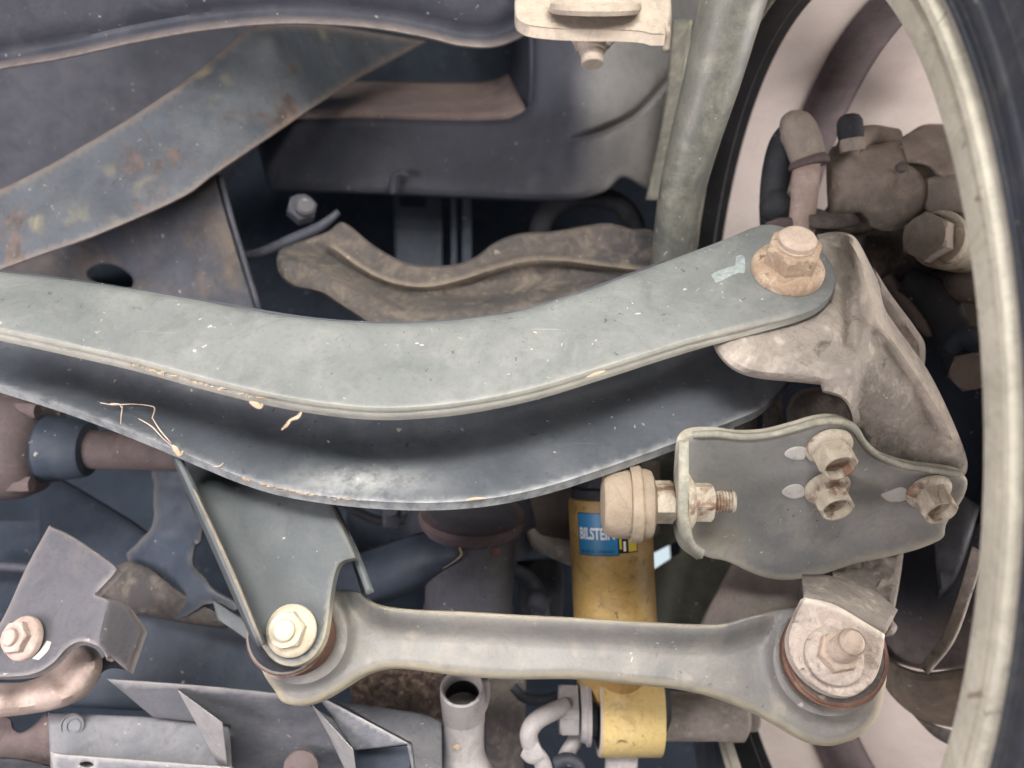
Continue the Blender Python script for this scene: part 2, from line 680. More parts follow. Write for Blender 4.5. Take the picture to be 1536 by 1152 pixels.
M['gusset'] = material('stained_gusset_paint', (66, 69, 78), (54, 59, 67), dust=(116, 100, 82), dust_amt=.55, dust_scale=24, wear_and_light=(168, 154, 136), rough=.6, bump=.2)
M['tank'] = material('plastic_tank', (64, 66, 76), (55, 58, 68), dust=(82, 80, 84), dust_amt=.3, wear_and_light=(168, 165, 162), wear_noise=.25, rough=.5, bump=.12, speck=.1)  # pale second tone paints side light onto the right of the shell
M['tank_dark'] = material('dark_tank_plastic', (58, 62, 72), (50, 54, 64), dust=(76, 78, 84), dust_amt=.25, rough=.6, bump=.12, speck=.1)
M['ledge'] = material('dusty_ledge', (128, 112, 108), (112, 98, 96), dust=(146, 130, 120), dust_amt=.5, rough=.75, bump=.25)
M['duct'] = material('dusty_hose', (114, 114, 107), (94, 96, 90), dust=(156, 154, 138), dust_amt=.5, rough=.4, bump=.2)
M['cream'] = material('cream_dusted_steel', (188, 175, 160), (172, 160, 146), dust=(204, 192, 178), dust_amt=.5, rough=.7, bump=.25, speck=0)
M['lip'] = material('scuffed_rim_lip', (202, 196, 178), (186, 180, 162), dust=(224, 218, 198), dust_amt=.6, rust=(130, 124, 112), rust_amt=.02, rust_scale=170, rough=.5, bump=.7, bump_scale=200, speck=0, grime=.4)
M['barrel'] = material('brake_dusted_barrel', (220, 208, 201), (208, 197, 190), dust=(228, 216, 208), dust_amt=.4, rough=.7, bump=.08, speck=.05, grime=.14, grime_col=(168, 146, 138))
M['barrel_shade_dirt'] = material('groove_shade_dust', (96, 84, 86), (82, 72, 76), dust=(120, 106, 104), dust_amt=.4, rough=.85, bump=.1, speck=0)  # dark tone paints the groove's shade along with brake dust
M['blackpaint'] = material('black_rim_paint', (32, 33, 36), (26, 27, 30), dust=(60, 58, 58), dust_amt=.3, rough=.5, bump=.1, speck=.1)
M['tyre'] = material('tyre_rubber', (62, 66, 74), (54, 57, 64), dust=(104, 100, 94), dust_amt=.5, dust_scale=40, rough=.8, bump=.3, bump_scale=500)
M['yellow'] = material('yellow_damper_paint', (166, 134, 76), (148, 117, 66), dust=(188, 164, 116), dust_amt=.5, rust=(86, 64, 46), rust_amt=.14, rust_scale=210, spots=(104, 80, 52), spot_amt=.6, spot_scale=150, rough=.4, bump=.2, speck=0, grime=.6, grime_col=(112, 88, 56))
M['eye'] = material('yellow_eye_paint', (204, 180, 122), (188, 160, 100), dust=(216, 198, 154), dust_amt=.5, rust=(110, 86, 60), rust_amt=.14, rust_scale=120, rough=.45, bump=.2, speck=0, grime=.55, grime_col=(134, 108, 66))
M['bushrim'] = material('brown_bush_rim', (104, 88, 90), (84, 72, 76), dust=(130, 114, 108), dust_amt=.4, rough=.6, bump=.3)
M['white'] = material('white_marking_paint', (188, 186, 180), (172, 170, 165), rough=.6, bump=.3, speck=0)
M['chalk'] = material('chalky_marking_paint', (176, 186, 184), (134, 146, 144), dust=(104, 112, 112), dust_amt=.6, dust_scale=300, rough=.8, bump=.5, speck=0)
M['sticker'] = material('blue_sticker', (44, 122, 168), (36, 112, 158), rough=.4, bump=0, speck=0, grime=.12)
M['sticker_dark'] = material('dark_blue_print', (16, 62, 92), (14, 56, 86), rough=.4, bump=0, speck=0, grime=.12)
M['print'] = material('white_print', (228, 232, 232), (220, 224, 226), rough=.4, bump=0, speck=0, grime=.12)
M['sticker_yellow'] = material('yellow_print', (206, 186, 60), (190, 168, 52), rough=.4, bump=0, speck=0, grime=.12)
M['sticker_black'] = material('black_print', (24, 26, 26), (18, 20, 20), rough=.4, bump=0, speck=0, grime=.12)
M['tray'] = material('grey_ribbed_plastic', (108, 109, 114), (93, 95, 102), dust=(136, 133, 132), dust_amt=.45, wear_and_light=(172, 168, 164), rough=.55, bump=.12, scratch=.4)
M['tan_arm'] = material('tan_dusted_arm', (180, 160, 150), (158, 140, 132), dust=(204, 186, 174), dust_amt=.5, rust=(150, 104, 90), rust_amt=.05, wear_and_light=(220, 198, 182), rough=.75, bump=.35)
M['shaft'] = material('brown_shaft', (98, 86, 85), (84, 74, 74), dust=(118, 103, 98), dust_amt=.4, rough=.75, bump=.3)
M['pale'] = material('pale_grey_metal', (166, 160, 158), (148, 144, 144), dust=(190, 182, 176), dust_amt=.4, rust=(150, 110, 70), rust_amt=.0, rough=.6, bump=.25)
M['liner'] = material('olive_wheel_liner', (78, 80, 72), (62, 64, 58), dust=(104, 102, 84), dust_amt=.5, dust_scale=40, rough=.8, bump=.35)
M['brownpanel'] = material('brown_grey_panel', (112, 102, 96), (96, 90, 86), dust=(136, 124, 112), dust_amt=.45, rough=.7, bump=.25)
M['rock'] = material('crusted_casting', (120, 102, 92), (86, 74, 70), dust=(160, 140, 124), dust_amt=.7, dust_scale=110, rough=.95, bump=1.0, bump_scale=140)
M['yoke'] = material('frosted_aluminium', (196, 182, 170), (172, 158, 148), dust=(220, 208, 196), dust_amt=.7, dust_scale=180, rust=(140, 126, 116), rust_amt=.16, rust_scale=200, wear_and_light=(236, 228, 214), rough=.7, metal=.15, bump=.8, bump_scale=380)
M['debris'] = material('dry_plant_debris', (178, 162, 138), (150, 128, 108), rough=.9, bump=.3, speck=0)
M['web'] = material('dusty_cobweb', (196, 178, 162), (176, 160, 146), rough=.9, bump=0, speck=0)


def emission(name, c, s):
    m = bpy.data.materials.new(name)
    m.use_nodes = True
    nt = m.node_tree
    nt.nodes.clear()
    e = nt.nodes.new('ShaderNodeEmission')
    e.inputs[0].default_value = lin(c)
    e.inputs[1].default_value = s
    o = nt.nodes.new('ShaderNodeOutputMaterial')
    nt.links.new(e.outputs[0], o.inputs[0])
    return m


M['sky'] = emission('daylight_sky', (216, 232, 240), 1.0)


def edgewear(width, amt=1.0):
    return lambda x, y, dist, xy: amt * np.clip(1 - dist / width, 0, 1) ** .8


def linewear(poly, width, amt=1.0):
    def f(x, y, dist, xy):
        q = even(catmull(np.asarray(poly, float), 6), 10)
        return amt * np.clip(1.25 - pdist(xy, q, False) / width, 0, 1)
    return f


def bolt(parent, o, axis, fl_r, fl_h, hx_r, hx_h, st_r, st_h, mats, name='flange_nut', rot=.2, hollow=None, thread=True):
    """nut or bolt head: hexagon with its flange and stud as sub-parts"""
    a = axis.normalized()
    b = hexa(name, o + a * fl_h * .85, a, hx_r, hx_h, mats[0], parent, rot, hollow=hollow)
    lathe('flange', o - a * .6, a, [(0, fl_r * .96), (.5, fl_r), (fl_h * .45 + .6, fl_r), (fl_h * .8 + .6, fl_r * .93), (fl_h * 1.15 + .6, hx_r * .93), (fl_h * 1.15 + .6, .01)], mats[1], b, 44)
    if st_h > 0:
        t0 = fl_h * .85 + hx_h - 1
        prof = [(t0, st_r * .96)]
        if thread:
            k = max(2, int(st_h / 1.15))
            for i in range(k):
                q = t0 + st_h * .82 * (i + .2) / k + .8
                prof += [(q, st_r * .93), (q + .28 * st_h / k, st_r), (q + .5 * st_h / k, st_r)]
        else:
            prof += [(t0 + st_h * .3, st_r), (t0 + st_h * .34, st_r * .95), (t0 + st_h * .4, st_r * .95)]
        prof += [(t0 + st_h * .74, st_r * .97), (t0 + st_h * .86, st_r * .91), (t0 + st_h * .95, st_r * .78), (t0 + st_h, st_r * .64), (t0 + st_h * .985, st_r * .58), (t0 + st_h * .985, .01)]
        lathe('stud', o, a, prof, mats[2], b, 32)
    return b


# ================================================================== the setting behind the suspension
X3 = Vector((1, 0, 0))
sky = obj('sky', [(-900, 1400, -400), (900, 1400, -400), (900, 1400, 1600), (-900, 1400, 1600)], [[0, 1, 2, 3]], M['sky'])
sky['kind'] = 'structure'
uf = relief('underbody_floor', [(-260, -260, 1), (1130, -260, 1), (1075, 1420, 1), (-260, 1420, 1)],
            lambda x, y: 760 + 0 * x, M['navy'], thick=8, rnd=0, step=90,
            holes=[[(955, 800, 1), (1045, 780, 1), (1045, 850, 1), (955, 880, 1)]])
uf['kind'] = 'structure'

nA = nrm(.02, -.76, .65)     # bent link plates
nL = nrm(0, -.93, .36)       # lower link
nB = nrm(.06, -.84, -.54)    # bracket on the knuckle
fA = pl((1180, 405, 340), nA)
fL = pl((850, 975, 350), nL)
fB = pl((1230, 750, 352), nB)


def off(f, n, t):
    """plane f moved back along its normal by t mm"""
    def g(x, y):
        return f(x, y) - t / (n.x * (x - 768) * K + n.y + n.z * (576 - y) * K)
    return g


# ------------------------------------------------------------------ wheel (axis along x)
WC = P(1147, 627, 408)
t = thing('wheel', 'road wheel with scuffed cream rim lip and pinkish dusted barrel', 'wheel', WC)
rim = lathe('rim_lip', WC, X3, [(1.6, 187.9), (.7, 188.3), (0, 189.5), (0, 196.2), (.9, 196.8), (3.2, 197.4), (3.2, 198.0), (-.2, 199.0), (-1.4, 200.6), (-1.2, 203), (1.2, 204.6), (6, 205.5), (9, 200), (9, 190), (1.6, 187.9)], M['lip'], t, 220)
lathe('barrel', WC, X3, [(17, 187), (30, 187.5), (44, 188.5), (47, 190), (70, 189), (74, 187), (96, 186.5), (150, 184), (190, 181)], M['barrel'], t, 160, angle=60)
lathe('black_band', WC, X3, [(1.4, 188.1), (5, 187.0), (11.5, 186.4), (12.5, 187.2), (17.4, 187.0)], M['blackpaint'], t, 160)
lathe('shade_dust_band', WC, X3, [(45.5, 188.7), (48, 186.0), (52, 184.6), (60, 184.8), (66, 186.5), (71, 188.6)], M['barrel_shade_dirt'], t, 160, angle=80)  # dark ring: shade of the groove put into its colour, plus brake dust
lathe('hub', WC, X3, [(150, 38), (150, 62), (190, 66), (200, 60), (200, .01)], M['barrel'], t, 48)
for k in range(5):
    a = .4 + k * 2 * math.pi / 5
    c1, c2 = (WC + X3 * q[0] + Vector((0, math.cos(a), math.sin(a))) * q[1] for q in ((186, 55), (196, 182)))
    sd = Vector((0, -math.sin(a), math.cos(a)))
    V = []
    for (c, hw) in ((c1, 20), (c2, 13)):
        V += [c - sd * hw - X3 * 7, c + sd * hw - X3 * 7, c + sd * hw * .8 + X3 * 9, c - sd * hw * .8 + X3 * 9]
    obj('spoke', V, [[0, 1, 5, 4], [1, 2, 6, 5], [2, 3, 7, 6], [3, 0, 4, 7], [0, 3, 2, 1], [4, 5, 6, 7]], M['barrel'], t)
# tyre
ty = lathe('tyre', WC, X3, [(4, 203.5), (1.5, 205.5), (.6, 209), (.4, 215), (0, 228), (0, 246), (1, 266), (3, 282), (9, 296), (22, 303), (150, 306), (180, 300), (200, 270), (205, 240), (198, 205), (100, 200)], M['tyre'], t, 200, angle=60)
for (r_, w_, h_) in ((208.5, 1.2, .7), (212.0, .6, .5), (216.6, 1.6, .9), (224.0, .7, .5), (233.0, 1.4, .8), (247.0, .7, .6), (262.0, 2.2, 1.0)):
    lathe('sidewall_rib', WC, X3, [(.9, r_ - w_), (.3 - h_, r_ - w_ * .6), (.2 - h_, r_ + w_ * .6), (.9, r_ + w_)], M['tyre'], ty, 200)
# balance weight scar / joint on the lip
o = relief('lip_joint', [(1462, 295, 1), (1488, 292, 1), (1488, 300, 1), (1462, 303, 1)], lambda x, y: 116.3 / ((x - 768) * K) - 1.2, M['boot'], t, thick=.6, rnd=0, step=8)
relief('lip_joint', [(1452, 1040, 1), (1474, 1038, 1), (1473, 1046, 1), (1451, 1048, 1)], lambda x, y: 116.3 / ((x - 768) * K) - 1.2, M['boot'], t, thick=.6, rnd=0, step=8)

# ------------------------------------------------------------------ top left: floor pan edge, brace, gusset
lipline = [(-60, 116), (0, 105), (100, 88), (200, 66), (300, 48), (400, 38), (480, 38), (560, 44), (640, 58), (690, 70), (740, 72), (780, 58), (810, 36)]
fpf = pl((400, 40, 436), nrm(0, -.72, -.69))
o = relief('floor_pan', [(-60, 116, 1)] + lipline[1:-1] + [(812, 36, 1), (850, -20, 1), (850, -220, 1), (-60, -220, 1)],
           fpf, M['slate'], thick=3, rnd=7, rd=3, step=12, lines=[(lipline, [0, 5, 10, 15, 21, 28, 36, 46])],
           shape=lambda x, y, xy: -9 * np.exp(-(pdist(xy, even(catmull(lipline, 6), 10), False) / 9.0) ** 2) + 3 * np.exp(-((pdist(xy, even(catmull(lipline, 6), 10), False) - 26) / 12.0) ** 2),
           wear_and_light=linewear(lipline, 12, .75))
tag(o, 'slate painted floor pan with a rolled curved lower lip', 'floor pan')

o = relief('inner_panel', [(-120, 60, 1), (420, 20, 1), (500, 60, 1), (300, 330, 1), (-120, 420, 1)], pl((200, 170, 560), nrm(.1, -.9, -.4)), M['slate'], thick=4, rnd=4, step=22)
tag(o, 'flat dull slate panel behind the spotted diagonal brace', 'panel')

bt = thing('diagonal_brace', 'flat slate blue diagonal brace spotted with rust and water stains', 'brace', P(250, 230, 470))
brf = tps([(0, 340, 452), (90, 250, 460), (270, 300, 455), (375, 42, 490), (640, 62, 560), (480, 100, 512), (420, 60, 494), (320, 262, 462), (0, 290, 455), (0, 395, 452), (-60, 300, 452), (-60, 420, 452)])
relief('strap', [(375, 40, 1), (470, 36), (640, 62, 1), (520, 128), (420, 196), (320, 264), (272, 298), (150, 352), (60, 384), (-70, 432, 1), (-70, 310, 1), (0, 284), (60, 255), (88, 240, 1), (190, 180), (290, 112)], brf, M['strap'], bt, thick=4, rnd=6, rd=1.6, step=9, wear_and_light=edgewear(9, .7), shape=lambda x, y, xy: .42 * np.clip((x - 400) - (y - 45) * .6, 0, 260))

gt = thing('frame_gusset', 'stained slate frame gusset plate pierced by an oval hole', 'gusset', P(200, 400, 500))
gf = pl((200, 380, 505), nrm(-.25, -.95, -.1))
relief('plate', [(-80, 400, 1), (80, 370), (300, 262, 1), (322, 262, 1), (344, 340), (384, 466, 1), (384, 520, 1), (-80, 520, 1)], gf, M['gusset'], gt, thick=4, rnd=5, rd=1.2, step=12, holes=[[(130, 408), (150, 396), (175, 399), (198, 416), (196, 432), (165, 430), (138, 420)]], wear_and_light=None)
loft('flange', [[(318, 262, 500), (342, 340, 500), (382, 466, 498)], [(330, 262, 488), (352, 340, 486), (390, 466, 484)]], M['slate'], gt, thick=2.5)
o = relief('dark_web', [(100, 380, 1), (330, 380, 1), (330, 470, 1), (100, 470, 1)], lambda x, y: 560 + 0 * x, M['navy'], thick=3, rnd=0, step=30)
tag(o, 'dark web panel seen through the oval gusset hole', 'panel')

# ------------------------------------------------------------------ tank with recess
tt = thing('fuel_tank', 'large rounded grey tank with a deep recess and dusty ledge', 'tank', P(750, 240, 580))
seam = [(846, 212), (900, 196), (950, 172), (990, 132), (1032, 82), (1060, 40)]


def tankcol(x, y, xy):
    q = pdist(xy, even(catmull(seam, 6), 10), False)
    side = np.clip((y - np.interp(x, [s[0] for s in seam], [s[1] for s in seam])) / 12, 0, 1)
    fade = np.clip((x - 850) / 60, 0, 1)
    return fade * (9 * np.exp(-(q / 4.5) ** 2) - 6 * side)


tk = []
for (x_, d_) in ((372, 606), (470, 586), (620, 578), (740, 573), (800, 568), (860, 558), (930, 560), (1000, 584), (1080, 640)):
    tk += [(x_, y_, d_ + (4 if y_ > 280 else 0)) for y_ in (-100, 60, 180, 295)]
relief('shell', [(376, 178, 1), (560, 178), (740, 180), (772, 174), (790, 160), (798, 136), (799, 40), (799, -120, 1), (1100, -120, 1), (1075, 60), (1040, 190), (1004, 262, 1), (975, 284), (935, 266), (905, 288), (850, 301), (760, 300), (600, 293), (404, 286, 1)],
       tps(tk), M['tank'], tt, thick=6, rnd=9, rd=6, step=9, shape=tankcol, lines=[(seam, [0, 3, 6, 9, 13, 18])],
       wear_and_light=lambda x, y, dist, xy: .9 * np.clip((x - 850 + 40 * vnoise(x, y, 40, 9)) / 130, 0, 1))  # light on the right-hand column, painted in as a pale ramp
loft('ledge', [[(430, 178, 590), (560, 178, 584), (700, 180, 580), (760, 179, 580), (792, 172, 578)],
               [(440, 168, 596), (560, 168, 590), (700, 170, 586), (752, 167, 586), (786, 158, 584)],
               [(446, 150, 640), (560, 148, 640), (700, 148, 640), (744, 146, 640), (774, 134, 634)],
               [(450, 126, 690), (560, 124, 690), (700, 126, 690), (740, 122, 690), (764, 112, 690)]], M['ledge'], tt, thick=3)
loft('recess_side', [[(798, -80, 573), (798, 40, 573), (799, 120, 573), (799, 176, 573)], [(786, -80, 640), (786, 40, 640), (784, 110, 640), (770, 150, 630)], [(770, -80, 720), (770, 40, 720), (765, 100, 720), (750, 130, 700)]], M['tank_dark'], tt, thick=3)
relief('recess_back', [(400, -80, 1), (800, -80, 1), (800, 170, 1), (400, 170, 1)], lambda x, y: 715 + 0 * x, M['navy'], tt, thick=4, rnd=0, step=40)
tube('moulded_hook', [(588, 290, 574, 2.0), (590, 268, 571, 2.2), (600, 260, 570, 2.2), (612, 264, 571, 2.0)], M['tank_dark'], tt, seg=10)

# guides hanging in the dark below the tank
kt = thing('rear_guide_channel', 'dark upright channel hanging in shadow below the tank', 'channel', P(650, 350, 640))
relief('face', [(588, 280, 1), (664, 280, 1), (664, 420, 1), (594, 420, 1)], lambda x, y: 640 + 0 * x, M['slate_dark'], kt, thick=5, rnd=4, step=14, holes=[[(598, 294, 1), (640, 294, 1), (638, 308, 1), (600, 308, 1)]])
relief('rail', [(676, 280, 1), (686, 280, 1), (686, 420, 1), (676, 420, 1)], lambda x, y: 632 + 0 * x, M['slate_dark'], kt, thick=14, rnd=3, step=10)
relief('rail', [(694, 280, 1), (708, 280, 1), (708, 420, 1), (692, 420, 1)], lambda x, y: 630 + 0 * x, M['slate_dark'], kt, thick=14, rnd=3, step=10)

# dark ring behind the upper arm
tr = tube('rubber_ring', [(808, 372, 600, 7), (812, 335, 600, 7), (835, 306, 600, 7), (878, 294, 600, 7), (925, 304, 600, 7), (950, 332, 600, 7), (956, 372, 600, 7)], M['rubber'], seg=14)
tag(tr, 'dark rubber ring half hidden behind the cast upper arm', 'ring')

# pale mounting bracket with bolt at the top
ct = thing('mount_bracket', 'cream dusted mount bracket with downturned end and hanging bolt', 'bracket', P(885, 30, 400))
cf = pl((885, 20, 400), nrm(0, -.75, .66))
relief('plate', [(778, -60, 1), (772, 16), (782, 34), (806, 41), (860, 45), (930, 46), (962, 48), (978, 52, 1), (998, 52, 1), (1000, 10), (994, -60, 1)], cf, M['cream'], ct, thick=5, n=nrm(0, -.75, .66), rnd=6, rd=2, step=8)
loft('downturned_end', [[(974, -60, 440), (980, 0, 412), (984, 44, 398)], [(996, -60, 440), (1000, 0, 408), (1000, 46, 394)], [(996, 20, 410), (1002, 48, 402), (999, 78, 400)]], M['cream'], ct, thick=3)
wax = nrm(0, -.45, .89)
lathe('washer', P(893, 12, 396), wax, [(-2, 19.5), (0, 20.5), (2.2, 20), (3.2, 17), (3.6, 16), (5.6, 15.4), (6.4, 13), (6.6, 12), (9, 11.5), (9, .01)], M['cream'], ct, 48)
hx = hexa('hanging_bolt', P(889, 42, 408), nrm(0, -.2, -1), 10.2, 8, M['cream'], ct, .4)
lathe('shank', P(888, 58, 407), nrm(0, -.2, -1), [(0, 7.2), (4, 6.6), (6.4, 6.2), (6.8, 5.3), (12.2, 5.2), (13, 4.6), (13, .01)], M['cream'], hx, 28)
lathe('weld_nut', P(913, 52, 402), nrm(.2, -.3, -1), [(0, 1.4), (2.5, 2.2), (4.4, 1.8), (5.2, .01)], M['white'], ct, 16)

# hose / duct
o = tube('rubber_duct', [(1118, -60, 380, 14.6), (1094, 20, 386, 14.0), (1068, 120, 398, 12.8), (1042, 210, 410, 11.6), (1020, 300, 424, 10.6), (1008, 380, 436, 9.9), (1004, 430, 440, 9.8)], M['duct'], seg=28)
tag(o, 'grey green rubber duct running down beside the wheel', 'duct')
o = loft('pale_seal_strip', [[(1010, 30, 530), (1000, 150, 520), (984, 235, 500), (970, 300, 500)], [(1040, 30, 515), (1024, 150, 505), (1004, 235, 492), (990, 300, 492)]], M['bracket_edge'], None, thick=2)
tag(o, 'pale folded seal strip between the tank and the duct', 'strip')

# ------------------------------------------------------------------ cast upper arm
top = [(418, 378), (440, 366), (490, 348), (516, 334), (560, 368), (610, 394), (660, 399), (705, 390), (742, 364), (780, 350), (830, 347), (880, 338), (912, 335), (945, 343), (985, 356)]
ridge = [(500, 372), (545, 404), (590, 424), (640, 430), (690, 420), (745, 402), (795, 391), (845, 391), (900, 398), (985, 408)]
ledge = [(430, 372), (480, 392), (530, 420), (600, 452), (660, 450), (740, 448), (800, 442), (860, 428), (985, 414)]


def uparm(x, y, xy):
    r = pdist(xy, even(catmull(ridge, 6), 8), False)
    tq = pdist(xy, even(catmull(top[3:], 6), 8), False)
    le = np.interp(x, [p[0] for p in ledge], [p[1] for p in ledge])
    ri = np.interp(x, [p[0] for p in ridge], [p[1] for p in ridge])
    return -5 * np.exp(-(r / 7) ** 2) - 4 * np.exp(-(tq / 9) ** 2) - 14 * np.clip((y - le + 6) / 22, 0, 1) + 6 * np.exp(-((y - (ri + le) / 2) / 14) ** 2)


o = relief('cast_upper_arm', top + [(985, 470, 1), (800, 560, 1), (600, 530, 1), (548, 484), (515, 462), (480, 440), (440, 430), (418, 408)],
           tps([(420, 390, 486), (480, 400, 478), (560, 420, 474), (700, 430, 470), (850, 390, 468), (985, 380, 466), (700, 540, 450), (985, 480, 455)]),
           M['cast_dark'], thick=16, rnd=10, rd=6, step=6, bumps=.5, shape=uparm, lines=[(ridge, [0, 4, 8, 12])], wear_and_light=linewear(ridge, 6, .5))
tag(o, 'brown cast upper arm with raised curving ribs', 'suspension arm')
st = thing('clip_rod', 'thin bent rod with a small bolt in shadow left of the cast arm', 'rod', P(440, 350, 500))
tube('rod', [(352, 374, 520, 2.5), (368, 383, 518, 2.8), (395, 378, 515, 3.0), (440, 358, 510, 3.2), (480, 340, 506, 3.0), (508, 318, 504, 1.8)], M['slate'], st, seg=10)
hexa('bolt_head', P(452, 318, 516), nrm(.3, -.9, .3), 9, 7, M['slate'], st, .3)
lathe('bolt_tip', P(458, 312, 509), nrm(.3, -.9, .3), [(0, 6), (3, 5.8), (4.5, 4.5), (4.5, .01)], M['slate_front'], st, 20)

# ------------------------------------------------------------------ drive shaft on the left
sx = nrm(1, -.02, -.03)
dt = thing('drive_shaft', 'brown drive shaft with dark rubber boot at its flange', 'shaft', P(60, 665, 440))
s0 = P(-60, 668, 440)
k1 = K * 440
fl = lathe('flange', s0, sx, [(-20 * k1, 70 * k1), (20 * k1, 84 * k1), (70 * k1, 80 * k1), (100 * k1, 76 * k1), (122 * k1, 66 * k1), (134 * k1, 48 * k1), (134 * k1, .01)], M['shaft'], dt, 40)
lathe('boot', s0, sx, [(118 * k1, 52 * k1), (126 * k1, 56 * k1), (134 * k1, 50 * k1), (142 * k1, 50 * k1), (150 * k1, 46 * k1), (168 * k1, 46 * k1), (186 * k1, 43 * k1), (195 * k1, 40 * k1), (198 * k1, 30 * k1), (198 * k1, .01)], M['slate_dark'], dt, 40)
lathe('rod', s0, sx, [(180 * k1, 29 * k1), (300 * k1, 29 * k1), (430 * k1, 28 * k1), (520 * k1, 28 * k1)], M['shaft'], dt, 32)
for a in (.9, 2.4, 4.0, 5.2):
    aa, u, v = frame(sx)
    hexa('flange_screw', s0 + sx * 20 + (u * math.cos(a) + v * math.sin(a)) * 21, sx, 4.2, 24, M['shaft'], fl, a)

# ------------------------------------------------------------------ dark members lower left
o = relief('rear_crossmember', [(100, 905, 1), (420, 930, 1), (470, 1080, 1), (100, 1060, 1)], pl((250, 980, 470), nrm(0, -.98, .2)), M['slate_dark'], thick=30, rnd=8, rd=4, step=16)
tag(o, 'plain dark crossmember behind the hanger bracket bolt', 'crossmember')
o = relief('rear_toe_arm', [(60, 700, 1), (140, 745), (225, 800), (240, 830, 1), (150, 900, 1), (60, 830, 1)], pl((150, 790, 500), nrm(.1, -.9, .4)), M['navy'], thick=16, rnd=10, rd=5, step=14)
tag(o, 'dark shadowed arm above the folded left bracket', 'suspension arm')
o = tube('pale_rail', [(-40, 848, 520, 3.4), (20, 850, 520, 3.4), (50, 853, 520, 3.2)], M['slate'], seg=10)
tag(o, 'short dull rail end left of the folded bracket', 'rail')
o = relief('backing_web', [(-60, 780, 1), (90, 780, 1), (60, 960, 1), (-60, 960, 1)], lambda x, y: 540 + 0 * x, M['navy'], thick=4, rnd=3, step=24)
tag(o, 'dark web behind the folded left bracket', 'panel')

jt = thing('worn_casting', 'worn slate casting with a jagged torn edge', 'casting', P(260, 820, 450))
relief('web', [(222, 680, 1), (268, 680, 1), (288, 740), (303, 776), (308, 792, 1), (302, 812), (294, 816, 1), (291, 830), (293, 846), (306, 866), (330, 888), (354, 904), (358, 914), (350, 918), (322, 906), (262, 930), (205, 905), (190, 830, 1), (212, 808), (228, 786), (230, 740)],
       tps([(245, 690, 470), (240, 800, 462), (250, 900, 448), (300, 800, 456), (280, 840, 446), (350, 910, 430), (200, 840, 470), (215, 900, 470)]), M['slate_dark'], jt, thick=12, rnd=8, rd=4, step=7, bumps=1.2, bscale=26, edge_noise=2.2, wear_and_light=edgewear(9, .7))
relief('foot', [(150, 892, 1), (160, 866), (188, 842), (226, 852), (262, 880), (300, 902), (345, 930), (338, 942), (290, 937), (230, 926), (185, 914)], tps([(165, 880, 450), (200, 850, 456), (250, 900, 436), (340, 936, 430), (250, 925, 446), (300, 902, 438)]), M['cast_dark'], jt, thick=14, rnd=10, rd=5, step=7, bumps=1.0)

# ------------------------------------------------------------------ hanger bracket with its bolt
nH = nrm(-.10, -.93, .34)
fH = pl((440, 955, 322), nH)
ht = thing('hanger_bracket', 'dark folded hanger bracket bolted over the left bushing', 'bracket', P(440, 950, 322))
relief('plate', [(262, 684, 1), (486, 700, 1), (490, 742, 1), (514, 790), (536, 838, 1), (522, 840), (510, 846), (503, 862), (497, 895), (493, 930), (486, 962), (468, 988), (440, 1000), (412, 992), (390, 966, 1), (340, 860), (296, 762)],
       lambda x, y: fH(x, y) + 10 * np.clip((760 - y) / 60, 0, 1) ** 2, M['hanger'], ht, thick=3.6, n=nH, rnd=4, rd=1.2, step=9, wear_and_light=lambda x, y, dist, xy: np.clip(1 - dist / 7, 0, 1) * .8 * np.clip((y - 880) / 60, .15, 1))
loft('left_flange', [[(262, 684, 350), (296, 762, 343), (340, 862, 333), (386, 966, 323)], [(267, 684, 336), (303, 762, 330), (348, 862, 320), (393, 968, 311)]], M['hanger'], ht, thick=2.6)
o = loft('worn_edge', [[(290, 734, 331), (312, 784, 327), (347, 862, 319), (392, 967, 310)], [(293, 734, 331), (317, 784, 327), (353, 862, 319), (396, 967, 310)]], M['flange_edge'], ht, thick=1.2)
loft('right_flange', [[(490, 742, 350), (514, 790, 345), (536, 838, 339), (556, 890, 334)], [(492, 742, 362), (515, 792, 358), (536, 842, 352), (553, 892, 347)], [(493, 742, 374), (516, 794, 370), (534, 846, 364), (550, 894, 358)]], M['hanger'], ht, thick=3)
relief('side_gusset', [(318, 898, 1), (346, 916), (380, 940), (396, 980, 1), (356, 950), (326, 930, 1)], lambda x, y: fH(x, y) + 22, M['hanger'], ht, thick=3, rnd=4, rd=1, step=9)
bolt(ht, P(438, 946, 321), nrm(-.13, -.95, .28), 9.4, 2.6, 7.0, 4.6, 4.1, 3.2, (M['zinc_clean'], M['zinc_clean'], M['zinc_clean']), rot=.25, thread=False)

# ------------------------------------------------------------------ lower link
lt = thing('lower_link', 'long stamped grey lower link with a bushing at each end', 'suspension link', P(850, 1000, 350))
ltop = [(470, 880), (505, 884), (540, 888), (560, 903), (590, 911), (640, 915), (700, 917), (780, 922), (860, 926), (960, 932), (1040, 936), (1085, 935), (1120, 925), (1160, 916), (1200, 910)]
lbot = [(1330, 985), (1328, 1030), (1318, 1072), (1296, 1100), (1268, 1114), (1238, 1119), (1205, 1110), (1170, 1090), (1125, 1066), (1070, 1045), (1010, 1032), (940, 1025), (860, 1018), (760, 1018), (680, 1012), (610, 1003), (575, 1004), (545, 1014), (510, 1036), (480, 1052), (450, 1059), (424, 1053), (412, 1036), (396, 1012), (387, 985), (392, 955)]


